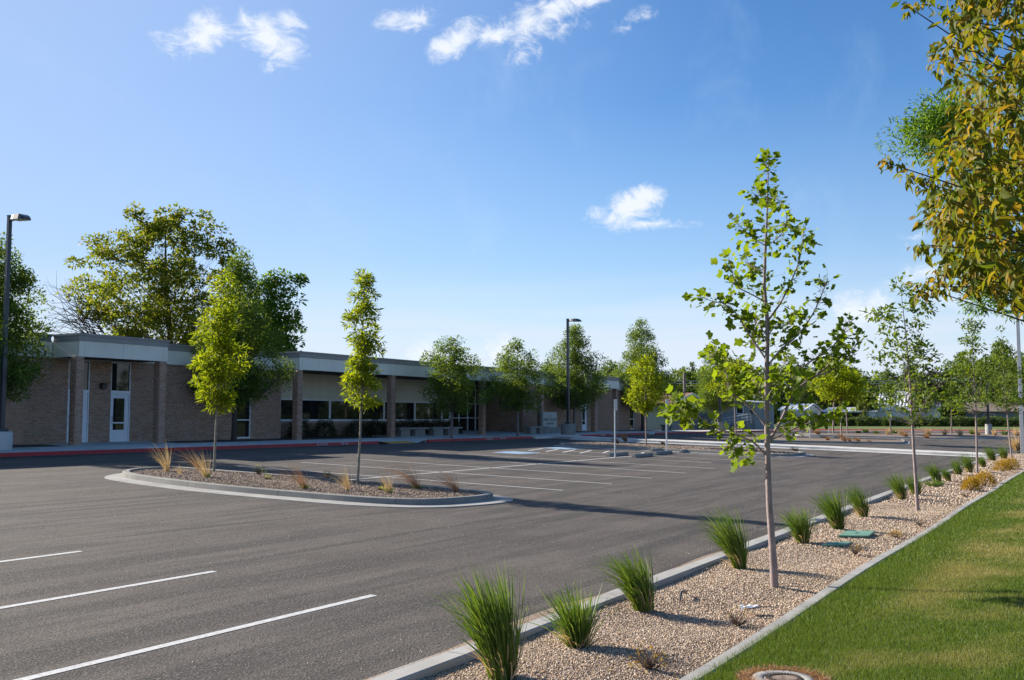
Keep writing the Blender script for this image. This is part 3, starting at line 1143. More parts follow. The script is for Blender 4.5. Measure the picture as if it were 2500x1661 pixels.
ISL4 = ccw(ISL4)
kerb('island_kerb', ISL4, True, M_CONC, seg=6.0, step=1.0, gutter=.4)
fill('mulch_bed', ISL4, M_MULCH_BED, .10)
kerb('red_kerb', [(125, v) for v in np.arange(40, -21, -5.0)], False, M_RED, seg=10, step=5, gutter=.5, gmat=M_PATH)


def island_stones(poly, n, s, dz, mound):
    P = np.array(poly)
    lo, hi = P.min(0), P.max(0)
    q = rng0.uniform(lo, hi, (n * 2, 2))
    c = P.mean(0)
    q = q[inside(q, c + (P - c) * .955)][:n]
    dmax = np.max(np.linalg.norm(P - c, axis=1))
    z = G(q[:, 0], q[:, 1]) + dz + mound * np.clip(1 - (np.linalg.norm(q - c, axis=1) / dmax) ** 2, 0, 1) * .8
    stones('gravel', np.column_stack([q, z]), np.full((len(q), 1, 1), s), M_MULCH, rng0)


island_stones(ISL1, 15000, .021, .10, .07)
island_stones(ISL2, 5000, .035, .11, .06)

# planting beds against the building
for k, (u0, u1, v0, v1) in enumerate(((8, 25.35, WALK_IN + .02, 36.29), (30.45, 38.85, WALK_IN + .02, 36.29), (38.85, 46.45, WALK_IN + .02, 37.59), (63.7, 72.15, WALK_IN + .02, 36.29), (76.85, 110, WALK_IN + .02, 36.29))):
    sheet('planting_bed', M_SOIL, np.linspace(u0, u1, 9), np.linspace(v0, v1, 3), lambda u, v: G(u, v) + .12 + .015 * np.sin(u * 3.1), kind='structure')

# ------------------------------------------------------------------ the school building
FLOOR = 1.24
ZF0, ZF1, ZTOP = 4.66, 5.28, 5.58
VW, VR, VE, VC = 36.3, 37.6, 40.0, 34.6
U0, U1 = 8.0, 86.5
bld = thing('school_building', (45, 42, FLOOR), 'long low brick school with a pale fascia and brick columns behind the lot', 'building')


def wall_cells(mb, axis, c, a0, a1, z0, z1, holes, thick, sgn):
    """Backing wall with rectangular openings; sgn is the outward side."""
    xs = sorted({a0, a1, *[h[0] for h in holes], *[h[1] for h in holes]})
    zs = sorted({z0, z1, *[h[2] for h in holes], *[h[3] for h in holes]})
    for i in range(len(xs) - 1):
        for j in range(len(zs) - 1):
            xm, zm = (xs[i] + xs[i + 1]) / 2, (zs[j] + zs[j + 1]) / 2
            if not (a0 < xm < a1 and z0 < zm < z1) or any(h[0] < xm < h[1] and h[2] < zm < h[3] for h in holes):
                continue
            if axis == 'u':
                mb.box(xs[i], c, zs[j], xs[i + 1], c - sgn * thick, zs[j + 1])
            else:
                mb.box(c, xs[i], zs[j], c - sgn * thick, xs[i + 1], zs[j + 1])


BR_L, BR_H, JT = .225, .0715, .010
BRICKS = []         # (centre, half sizes, owner)


def lay(owner, axis, c, a0, a1, z0, z1, holes=(), sgn=-1, proud=.007, phase=0.0):
    """Courses of brick in running bond on a face; sgn is the outward side along the other axis."""
    row = 0
    z = z0
    while z + BR_H <= z1 + .001:
        x = a0 - (BR_L + JT) / 2 * ((row + phase) % 2)
        while x < a1:
            s, e = max(x, a0), min(x + BR_L, a1)
            x += BR_L + JT
            segs = [(s, e)]
            for h in holes:
                if z + BR_H > h[2] and z < h[3]:
                    ns = []
                    for (p, q) in segs:
                        if q <= h[0] or p >= h[1]:
                            ns.append((p, q))
                        else:
                            if p < h[0]:
                                ns.append((p, h[0]))
                            if q > h[1]:
                                ns.append((h[1], q))
                    segs = ns
            for (p, q) in segs:
                if q - p < .03:
                    continue
                d = .012
                w = c + sgn * (proud - d)
                if axis == 'u':
                    BRICKS.append((((p + q) / 2, w, z + BR_H / 2), ((q - p) / 2, d, BR_H / 2), owner))
                else:
                    BRICKS.append(((w, (p + q) / 2, z + BR_H / 2), (d, (q - p) / 2, BR_H / 2), owner))
        z += BR_H + JT
        row += 1


# openings of the front wall: (u0, u1, z0, z1)
DOORS = [(26.5, 27.52), (28.55, 29.57), (73.15, 74.1), (75.1, 76.0)]
TALL = [(a, b, FLOOR, ZF0 - .03) for a, b in DOORS]
SLOTS = [(35.62, 36.74, FLOOR + .05, 3.55), (82.64, 83.62, FLOOR + .05, 3.5)]
mb = MB()
wall_cells(mb, 'u', VW, U0, 38.82, FLOOR - .3, ZF0 + .3, TALL[:2] + SLOTS[:1], .3, -1)
wall_cells(mb, 'u', VW, 63.7, U1, FLOOR - .3, ZF0 + .3, TALL[2:] + SLOTS[1:], .3, -1)
mb.box(38.52, VW + .3, FLOOR - .3, 38.82, VR + .3, ZF0 + .3)
mb.box(63.7, VW + .3, FLOOR - .3, 64.0, VE + .3, ZF0 + .3)
mb.box(38.82, VR, FLOOR - .3, 56.2, VR + .3, 2.13)
mb.box(U1 - .3, VW + .3, FLOOR - .3, U1, 52, ZF0 + .3)
mb.box(U0, VW + .3, FLOOR - .3, U0 + .3, 52, ZF0 + .3)
mb.box(U0, 52, FLOOR - .3, U1, 52.3, ZF0 + .3)
wall = mb.build('wall', M_MORTAR, bld)
lay(wall, 'u', VW, U0 + 8, 38.82, FLOOR - .12, ZF0, TALL[:2] + SLOTS[:1])
lay(wall, 'u', VW, 63.7, U1, FLOOR - .12, ZF0, TALL[2:] + SLOTS[1:])
lay(wall, 'u', VR, 38.82, 56.2, FLOOR - .1, 2.1)
lay(wall, 'v', 63.7, VW, VE, FLOOR - .12, ZF0, sgn=-1)

# columns
cols = [(c - .17, .34) for c in (25.95, 30.0, 38.54, 46.22, 55.86, 63.7, 72.4, 76.48)]
for (u, w) in cols:
    mbc = MB().box(u - w / 2, VC + .02, FLOOR - .3, u + w / 2, VC + .02 + w, ZF0 + .01)
    c = mbc.build('column', M_MORTAR, bld)
    lay(c, 'u', VC + .02, u - w / 2, u + w / 2, FLOOR - .12, ZF0 - .005, sgn=-1)
    lay(c, 'v', u - w / 2, VC + .02, VC + .02 + w, FLOOR - .12, ZF0 - .005, sgn=-1, phase=1)
    lay(c, 'v', u + w / 2, VC + .02, VC + .02 + w, FLOOR - .12, ZF0 - .005, sgn=1, phase=1)


def finish_bricks():
    """The bricks that show largest are single parts; the others are joined, one mesh per wall or column."""
    full = [i for i, b in enumerate(BRICKS) if abs(b[1][0] - BR_L / 2) < .004 and b[0][2] > FLOOR and (b[0][0] > 23.2)]
    full.sort(key=lambda i: math.hypot(BRICKS[i][0][0], BRICKS[i][0][1]) - (2.5 if BRICKS[i][2] is not wall else 0))
    single = set(full[:300])
    hx, d, hz = BR_L / 2, .012, BR_H / 2
    e = .004
    one = MB()
    one.hexa([(-hx, -d + e, -hz), (hx, -d + e, -hz), (hx, d, -hz), (-hx, d, -hz)], [(-hx, -d + e, hz), (hx, -d + e, hz), (hx, d, hz), (-hx, d, hz)])
    one.v, one.f, one.sm = [], [], []
    one.add([(-hx, d, -hz), (hx, d, -hz), (hx, d, hz), (-hx, d, hz), (-hx, -d + e, -hz), (hx, -d + e, -hz), (hx, -d + e, hz), (-hx, -d + e, hz),
             (-hx + e, -d, -hz + e), (hx - e, -d, -hz + e), (hx - e, -d, hz - e), (-hx + e, -d, hz - e)],
            [(0, 1, 2, 3), (4, 5, 1, 0), (5, 6, 2, 1), (6, 7, 3, 2), (7, 4, 0, 3), (8, 9, 5, 4), (9, 10, 6, 5), (10, 11, 7, 6), (11, 8, 4, 7), (8, 11, 10, 9)])
    me = bpy.data.meshes.new('brick')
    me.from_pydata(one.v, [], one.f)
    me.materials.append(M_BRICK1)
    cube = np.array([(-1, -1, -1), (1, -1, -1), (1, 1, -1), (-1, 1, -1), (-1, -1, 1), (1, -1, 1), (1, 1, 1), (-1, 1, 1)], float)
    quad = np.array([(0, 3, 2, 1), (4, 5, 6, 7), (0, 1, 5, 4), (1, 2, 6, 5), (2, 3, 7, 6), (3, 0, 4, 7)])
    rng = np.random.default_rng(3)
    owners = {}
    for i, b in enumerate(BRICKS):
        if i in single:
            link('brick', me, b[2], loc=(b[0][0], b[0][1] - float(rng.uniform(0, .003)), b[0][2]))
        else:
            owners.setdefault(b[2].name, (b[2], []))[1].append(b)
    for name, (o, bs) in owners.items():
        ctr = np.array([b[0] for b in bs])
        hs = np.array([b[1] for b in bs])
        V = ctr[:, None, :] + cube[None] * hs[:, None, :] + rng.uniform(-.0015, .0015, (len(bs), 1, 3)) - np.array(wl(o))
        F = quad[None] + (np.arange(len(bs)) * 8)[:, None, None]
        link('brick_courses', raw_mesh('brick_courses', V.reshape(-1, 3), F, 4, M_BRICK), o, 'stuff')


finish_bricks()

# roof deck, soffits, fascia panels and coping
mb = MB()
mb.box(U0, VW - .14, ZF1 - .1, U1, 52.2, ZF1)
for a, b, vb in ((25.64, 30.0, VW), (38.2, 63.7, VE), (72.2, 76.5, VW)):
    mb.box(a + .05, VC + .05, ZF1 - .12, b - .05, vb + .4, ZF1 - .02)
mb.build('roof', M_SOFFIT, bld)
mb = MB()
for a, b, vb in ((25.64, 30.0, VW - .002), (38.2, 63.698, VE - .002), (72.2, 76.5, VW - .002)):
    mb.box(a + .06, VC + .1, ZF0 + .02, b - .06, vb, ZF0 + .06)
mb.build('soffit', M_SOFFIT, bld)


def panel(a, b, v, axis='u', t=.06, sgn=-1):
    m = MB()
    g = .006
    if axis == 'u':
        m.box(a + g, v, ZF0, b - g, v + t, ZF1 - .004)
    else:
        m.box(v, a + g, ZF0, v + t, b - g, ZF1 - .004)
    m.build('fascia_panel', M_FASCIA, bld)


def split(a, b, first, step):
    xs = [a, a + first]
    while xs[-1] + step < b - first - .3:
        xs.append(xs[-1] + step)
    xs += [b - first, b]
    return list(zip(xs[:-1], xs[1:]))


for a, b in split(25.64, 30.0, .26, 1.82):
    panel(a, b, VC - .06)
p2x = [38.2, 38.42, 39.64, 42.08, 44.55, 45.6, 46.1, 46.92, 49.43, 51.9, 54.72, 55.3, 55.85, 58.3, 60.8, 63.0, 63.6]
for a, b in zip(p2x[:-1], p2x[1:]):
    panel(a, b, VC - .06)
for a, b in split(72.2, 76.5, .26, 1.82):
    panel(a, b, VC - .06)
for u in (25.64, 38.2, 72.2):
    panel(VC + .004, VW - .16, u, 'v')
for u in (29.94, 63.54, 76.44):
    panel(VC + .004, VW - .16, u, 'v')
for a, b in ((U0, 25.63), (30.01, 38.19), (63.61, 72.19), (76.51, U1)):
    n = max(1, int(round((b - a) / 2.45)))
    for i in range(n):
        panel(a + (b - a) * i / n, a + (b - a) * (i + 1) / n, VW - .15)
panel(VW, 52, U1 - .04, 'v')


def coping(x0, y0, x1, y1):
    """Stepped metal edge along one straight run of the roof: three laps, each standing out a little more."""
    m = MB()
    dx, dy = (1, 0) if y0 == y1 else (0, 1)
    for (za, zb, pr) in ((ZF1, ZF1 + .05, .035), (ZF1 + .052, ZF1 + .19, .012), (ZF1 + .192, ZF1 + .235, .04), (ZF1 + .237, ZTOP, .055)):
        if dx:
            m.box(x0 - pr, y0 - pr, za, x1 + pr, y0 + .2, zb)
        else:
            m.box(x0 - pr, y0 + .2, za, x0 + .2, y1, zb)
    m.build('coping', M_COPING, bld)


coping(25.64, VC - .06, 30.0, VC - .06)
coping(38.2, VC - .06, 63.6, VC - .06)
coping(72.2, VC - .06, 76.5, VC - .06)
for a, b in ((U0, 25.54), (30.1, 38.1), (63.7, 72.1), (76.6, U1)):
    coping(a, VW - .15, b, VW - .15)
for u in (25.64, 38.2, 72.2):
    coping(u, VC - .06, u, VW - .2)
for u in (29.8, 63.4, 76.3):
    m = MB().box(u, VC + .15, ZF1, u + .2, VW - .2, ZTOP - .004)
    m.build('coping', M_COPING, bld)


# doors with dark lights above them
def door(a, b, v, z1):
    fr = MB()
    f = .05
    fr.box(a, v + .02, FLOOR, a + f, v + .14, z1)
    fr.box(b - f, v + .02, FLOOR, b, v + .14, z1)
    fr.box(a + f, v + .02, z1 - f, b - f, v + .14, z1)
    fr.box(a + f, v + .02, 3.28, b - f, v + .14, 3.42)
    w = fr.build('window', M_FRAME, bld)
    MB().box(a + f, v + .07, 3.42, b - f, v + .085, z1 - f).build('pane', M_GLASS, w)
    d = MB()
    x0, x1 = a + f + .008, b - f - .008
    y0, y1 = v + .055, v + .10
    gz0, gz1 = FLOOR + .52, 3.10
    gx0, gx1 = x0 + .13, x1 - .20
    d.box(x0, y0, FLOOR + .012, x1, y1, gz0)
    d.box(x0, y0, gz1, x1, y1, 3.275)
    d.box(x0, y0, gz0, gx0, y1, gz1)
    d.box(gx1, y0, gz0, x1, y1, gz1)
    d.box(gx0, y0 - .004, 2.03, gx1, y1, 2.09)
    dd = d.build('door', M_DOOR, bld)
    MB().box(gx0, y0 + .02, gz0, gx1, y0 + .03, gz1).build('pane', M_GLASS, dd)
    h = MB().tube([(x0 + .06, y0 - .06, 2.0), (x0 + .06, y0 - .06, 2.35)], .012, 8)
    h.box(x0 + .05, y0 - .06, 2.03, x0 + .07, y0, 2.05)
    h.box(x0 + .05, y0 - .06, 2.30, x0 + .07, y0, 2.32)
    h.build('handle', M_GALV, dd)
    MB().box(a, v - .02, FLOOR - .02, b, v + .12, FLOOR + .01).build('threshold', M_GALV, bld)


for a, b in DOORS:
    door(a, b, VW, ZF0 - .03)


def framed(us, z0, z1, v, zs=(), f=.055, name='window'):
    """A strip of windows: frames at the given u pairs, one pane each."""
    for (a, b) in us:
        m = MB()
        m.box(a, v - .03, z0, a + f, v + .08, z1)
        m.box(b - f, v - .03, z0, b, v + .08, z1)
        m.box(a + f, v - .03, z0, b - f, v + .08, z0 + f)
        m.box(a + f, v - .03, z1 - f, b - f, v + .08, z1)
        for z in zs:
            m.box(a + f, v - .03, z - f / 2, b - f, v + .08, z + f / 2)
        w = m.build(name, M_FRAME, bld)
        lv = [z0 + f] + [q for z in zs for q in (z - f / 2, z + f / 2)] + [z1 - f]
        for i in range(0, len(lv), 2):
            MB().box(a + f, v + .02, lv[i], b - f, v + .035, lv[i + 1]).build('pane', M_GLASS, w)


for s in SLOTS:
    framed([(s[0], s[1])], s[2], s[3], VW + .06, zs=(2.17,))
framed([(38.85, 44.1), (44.12, 49.05), (49.07, 52.2), (52.22, 55.2), (55.22, 56.15)], 2.14, 3.28, VR)
MB().box(38.83, VR - .07, 2.1, 56.15, VR + .05, 2.138).build('sill', M_FRAME, bld)
MB().box(56.16, VR - .03, FLOOR, 56.3, VR + .1, ZF0).build('end_post', M_FRAME, bld)
framed([(56.3, 58.1), (58.1, 59.55), (59.55, 60.92), (60.92, 62.05), (62.05, 63.1), (63.1, 63.68)], FLOOR + .02, ZF0 - .02, VE, zs=(2.28, 3.29), f=.05)
# boards above the windows, each standing between two grooves
u = 38.83
k = 0
bm_me = {}
while u < 56.15:
    b = min(u + .203, 56.15)
    MB().box(u + .004, VR - .012, 3.285, b - .008, VR + .05, ZF0 + .015).build('wall_board', M_SIDING, bld)
    u = b
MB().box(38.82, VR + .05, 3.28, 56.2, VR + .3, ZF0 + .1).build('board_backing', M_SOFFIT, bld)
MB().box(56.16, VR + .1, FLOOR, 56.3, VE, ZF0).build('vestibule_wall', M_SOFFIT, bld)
# lamp between the porch doors, small lamps on the fascia
wlm = MB()
wlm.box(27.98, VW - .20, 3.48, 28.20, VW - .012, 3.72)
wlm.box(27.98, VW - .30, 3.66, 28.20, VW - .2, 3.72)
wlm.build('wall_lamp', M_DARK, bld, bevel=.01)
for uu in (66.3, 78.4):
    m = MB()
    m.box(uu, VW - .30, 4.86, uu + .20, VW - .15, 5.06)
    m.build('wall_lamp', M_FRAME, bld, bevel=.01)


# ------------------------------------------------------------------ trees
def prof_at(prof, t):
    xs, ys = zip(*prof)
    return np.interp(t, xs, ys)


PYRAMID = [(0, .50), (.12, .9), (.28, 1.0), (.5, .80), (.72, .52), (.88, .28), (1, .06)]
OVAL = [(0, .55), (.2, .95), (.45, 1.0), (.7, .82), (.88, .5), (1, .12)]
ROUND = [(0, .35), (.15, .8), (.4, 1.0), (.65, .95), (.85, .65), (1, .15)]
OPENC = [(0, .55), (.15, 1.0), (.35, .92), (.6, .62), (.82, .36), (1, .05)]
CONIC = [(0, 1.0), (.3, .75), (.6, .45), (.85, .2), (1, .02)]


def tree(name, label, cat, base, ztop, clear, rad, prof, nclump, lpc, clump_r, lsize, template, leafmat, bark, seed, group=None, trunk_r=.06, lean=(0, 0),
         squash=.75, limbs=.8, rough=.28, lift=.55, droop=.0, keep=None, extra=(), wob=.04, twigs=(), limb_r=.3):
    rng = np.random.default_rng(seed)
    base = np.array(base, float)
    root = thing(name, base, label, cat, group)
    h = ztop - base[2]
    z0 = clear

    def axis(z):
        k = z / h
        return np.array([base[0] + lean[0] * k + wob * math.sin(k * 5 + seed), base[1] + lean[1] * k + wob * math.cos(k * 4.3 + seed * 2), base[2] + z])
    ph = rng.uniform(0, 6.28, 4)
    cl = []
    while len(cl) < nclump:
        t = rng.uniform(0, 1)
        w = float(prof_at(prof, t))
        if rng.random() > w ** 1.3 + .12:
            continue
        az = rng.uniform(0, 2 * math.pi)
        rr = math.sqrt(rng.uniform(.03, 1.0))
        rm = rad * w * (1 + rough * math.sin(2 * az + ph[0] + 6 * t) + .6 * rough * math.sin(5 * az + ph[1] - 11 * t) + rng.normal() * .07)
        z = z0 + (h - z0) * t
        c = axis(z) + np.array([math.cos(az), math.sin(az), 0]) * rm * rr
        if keep and not keep(c):
            continue
        cl.append((c, rr * rm))
    for e in extra:
        cl.append((np.array(e, float), float(np.linalg.norm((np.array(e) - axis(e[2] - base[2]))[:2]))))
    wood = MB()
    zs = [0, .04 * h, .25 * h, .5 * h, .75 * h, .97 * h]
    wood.tube([axis(z) - (np.array([0, 0, .08]) if z == 0 else 0) for z in zs], [trunk_r * 1.22, trunk_r, trunk_r * .86, trunk_r * .62, trunk_r * .34, trunk_r * .08], 8, caps=False)
    ns = 5 if trunk_r > .03 else 4
    for c, d in cl:
        if rng.random() > limbs:
            continue
        zc = c[2] - base[2]
        zb = max(min(z0 * .98, zc), zc - d * lift - .12 * h * rng.uniform(.3, 1))
        a = axis(zb)
        m = a * .45 + c * .55 + np.array([0, 0, -.05 * d]) + rng.normal(size=3) * .06 * d
        k = max(.12, 1 - zb / h)
        r = trunk_r * limb_r * k * (.6 + .6 * min(1, d / max(rad, .01)))
        wood.tube([a, (a + m) / 2 + rng.normal(size=3) * .02 * d, m, c], [r, r * .8, r * .55, r * .18], ns, caps=False)
    for tw in twigs:
        wood.tube(tw[0], tw[1], 4, caps=False)
    wood.build('trunk', bark, root)
    ctr = np.array([c for c, d in cl])
    n = len(ctr) * lpc
    idx = np.repeat(np.arange(len(ctr)), lpc)
    sz = clump_r * rng.uniform(.6, 1.35, (len(ctr), 1))
    off = rng.normal(size=(n, 3))
    off *= (rng.random((n, 1)) ** .33) / (np.linalg.norm(off, axis=1, keepdims=True) + 1e-9)
    off = off * sz[idx] * np.array([1, 1, squash])
    pts = ctr[idx] + off
    d = off / (np.linalg.norm(off, axis=1, keepdims=True) + 1e-9)
    d = d + np.array([0, 0, .15 - droop])
    M = frames(d, np.tile(np.array([0, .25, 1.0]), (n, 1)), rng, .55)
    s = np.full((n, 1, 1), lsize)
    me = leaf_mesh('crown', pts - base, s, M, template, leafmat, rng)
    link('crown', me, root, 'stuff')
    return root


def copy_tree(o, loc, scale=1.0, label=None, rz=0.0, group=None, parent=None):
    c = o.copy()
    C.objects.link(c)
    if parent is None:
        c.location = loc
        c.scale = scale if hasattr(scale, '__len__') else (scale,) * 3
        c.rotation_euler = (0, 0, rz)
        if label:
            c['label'] = label
        if group:
            c['group'] = group
    else:
        c.parent = parent
    for ch in o.children:
        copy_tree(ch, None, parent=c)
    return c


def pix3(px, py, depth):
    d = ray(px, py)
    t = depth / float(d[:2] @ FW)
    return np.array([0, 0, EYE]) + d * t


# the seven callery pears along the building
GP = 'dark green pear trees along the building'
infront = lambda c: not (c[1] > 36.0 and c[2] < 5.9) and not (c[1] > 34.4 and 38.0 < c[0] < 63.6 and c[2] < 5.9)
tree('pear_tree', 'dark pear tree cut by the left edge of the photo, behind the nearest lamp post', 'tree', (22.3, 34.9, 1.2), 8.75, 1.9, 2.05, PYRAMID, 264, 93, .42, .125, LEAF_OVAL, L_PEAR, M_BARK_DARK, 21, GP, .10, keep=infront, lean=(0, -.2), limb_r=.2)
tree('pear_tree', 'tall dark pear tree in front of the brick wall, behind the left island tree', 'tree', (34.15, 34.75, 1.2), 9.95, 1.75, 1.95, PYRAMID, 299, 99, .40, .125, LEAF_OVAL, L_PEAR, M_BARK_DARK, 22, GP, .12, keep=infront, lean=(0, -.1), limb_r=.2)
tree('pear_tree', 'rounded pear tree before the glass entrance, between the benches and the red kerb', 'tree', (48.0, 32.0, 1.13), 6.75, 1.5, 1.62, OVAL, 172, 93, .36, .125, LEAF_OVAL, L_PEAR, M_BARK, 23, GP, .085, keep=infront, rough=.34, limb_r=.2)
tree('pear_tree', 'sparser pear tree before the dark porch recess, right of the glass entrance', 'tree', (55.45, 32.0, 1.13), 7.0, 1.7, 1.95, OVAL, 172, 84, .40, .13, LEAF_OVAL, L_PEAR, M_BARK, 24, GP, .085, keep=infront, rough=.38, limb_r=.2)
tree('pear_tree', 'pointed pear tree right behind the middle lamp post', 'tree', (68.5, 34.6, 1.2), 9.35, 1.9, 2.15, PYRAMID, 276, 84, .45, .14, LEAF_OVAL, L_PEAR, M_BARK, 25, GP, .11, keep=infront, limb_r=.2)
tree('pear_tree', 'tallest pointed pear tree by the far right end of the school', 'tree', (82.1, 34.9, 1.2), 10.65, 2.0, 2.45, PYRAMID, 299, 81, .5, .15, LEAF_OVAL, L_PEAR, M_BARK_DARK, 26, GP, .15, keep=infront, limb_r=.2)
tree('pear_tree', 'broad pear tree in front of the grey gabled house', 'tree', (101.2, 34.6, 1.2), 9.2, 1.9, 2.75, PYRAMID, 299, 81, .55, .16, LEAF_OVAL, L_PEAR, M_BARK, 27, GP, .15, limb_r=.2)

# the two young ashes and the young tree of the islands
GI = 'yellow green young trees in the lot islands'
tree('ash_tree', 'bright yellow green young tree at the left end of the near island', 'tree', (20.2, 21.29, .78), 6.28, 1.75, .56, [(0, .62), (.12, .95), (.3, 1.0), (.5, .88), (.7, .58), (.85, .42), (1, .22)], 120, 44, .22, .16, LEAF_LONG, L_ASH, M_BARK_ASH, 31, GI, .034, squash=.55, lift=1.3, limbs=.75, droop=.2, lean=(.0, -.12), wob=.02)
tree('ash_tree', 'slender yellow green column tree in the middle of the near island', 'tree', (19.71, 15.89, .62), 5.92, 1.95, .47, [(0, .8), (.1, 1.0), (.22, .9), (.4, .62), (.6, .66), (.8, .5), (1, .36)], 90, 44, .18, .15, LEAF_LONG, L_ASH, M_BARK_ASH, 32, GI, .032, squash=.5, lift=1.6, limbs=.8, droop=.2, lean=(.10, -.08), wob=.02)
tree('ash_tree', 'small yellow green tree with a whitish trunk on the second island', 'tree', (50.36, 21.26, .78), 5.7, 1.9, .95, OVAL, 90, 44, .30, .20, LEAF_LONG, L_ASH, M_BARK_PALE, 33, GI, .045, squash=.6, lift=1.1, lean=(.05, -.1))

# strip trees beyond the near one
GS = 'open young trees in a row along the gravel strip'
for (b, pt, clear, rad, lbl, seed, n, ls) in (
        ((2245, 1238), (2212, 682), 1.9, 1.12, 'open young tree with a pale leaning trunk, next behind the nearest strip tree', 41, 78, .105),
        ((2384, 1155), (2388, 757), 2.2, 1.02, 'open young tree beside the yellow shrubs, third along the gravel strip', 42, 78, .115),
        ((2470, 1122), (2455, 802), 2.3, 1.12, 'open young tree at the far end of the gravel strip, beside the pale lamp pole', 43, 90, .125)):
    B = at(*b, .12)
    dep = float(B[:2] @ FW)
    zt = zat(pt[1], dep)
    ln = (pt[0] - b[0]) / FPX * dep
    tree('strip_tree', lbl, 'tree', B, zt, clear, rad, OPENC, n, 26, .22, ls * 1.15, LEAF_OVAL, L_OPEN, M_BARK_PALE, seed, GS, .04, squash=.7, lift=.9, limbs=.95, lean=(RT[0] * ln, RT[1] * ln), rough=.3, limb_r=.24)


# ------------------------------------------------------------------ the near tulip tree, limb by limb
def big_leaves(root, pts, M, sizes, template, m_join, m_single, rng, rank, nsingle=300):
    """Leaves large enough to pick apart: those that show largest are parts of the crown, the rest are joined."""
    V0, F0 = template
    order = np.argsort(rank)
    one, rest = order[:nsingle], order[nsingle:]
    base = np.array(wl(root))
    me = leaf_mesh('crown', pts[rest] - base, sizes[rest][:, None, None], M[rest], template, m_join, rng)
    crown = link('crown', me, root, 'stuff')
    kinds = []
    for k in range(4):
        V = V0.copy()
        V[:, 2] *= (.6, 1.2, 1.9, .2)[k]
        V[:, 0] *= (1, .92, .8, 1.08)[k]
        V[:, 2] -= (.05, .2, .32, .1)[k] * V[:, 1] ** 2
        kinds.append(raw_mesh('leaf', V, F0, 3, m_single))
    for i in one:
        o = bpy.data.objects.new('leaf', kinds[int(rng.integers(4))])
        C.objects.link(o)
        o.parent = crown
        o.location = Vector(pts[i] - base)
        o.rotation_euler = Matrix(M[i].tolist()).to_euler()
        o.scale = (float(sizes[i]),) * 3
    return crown


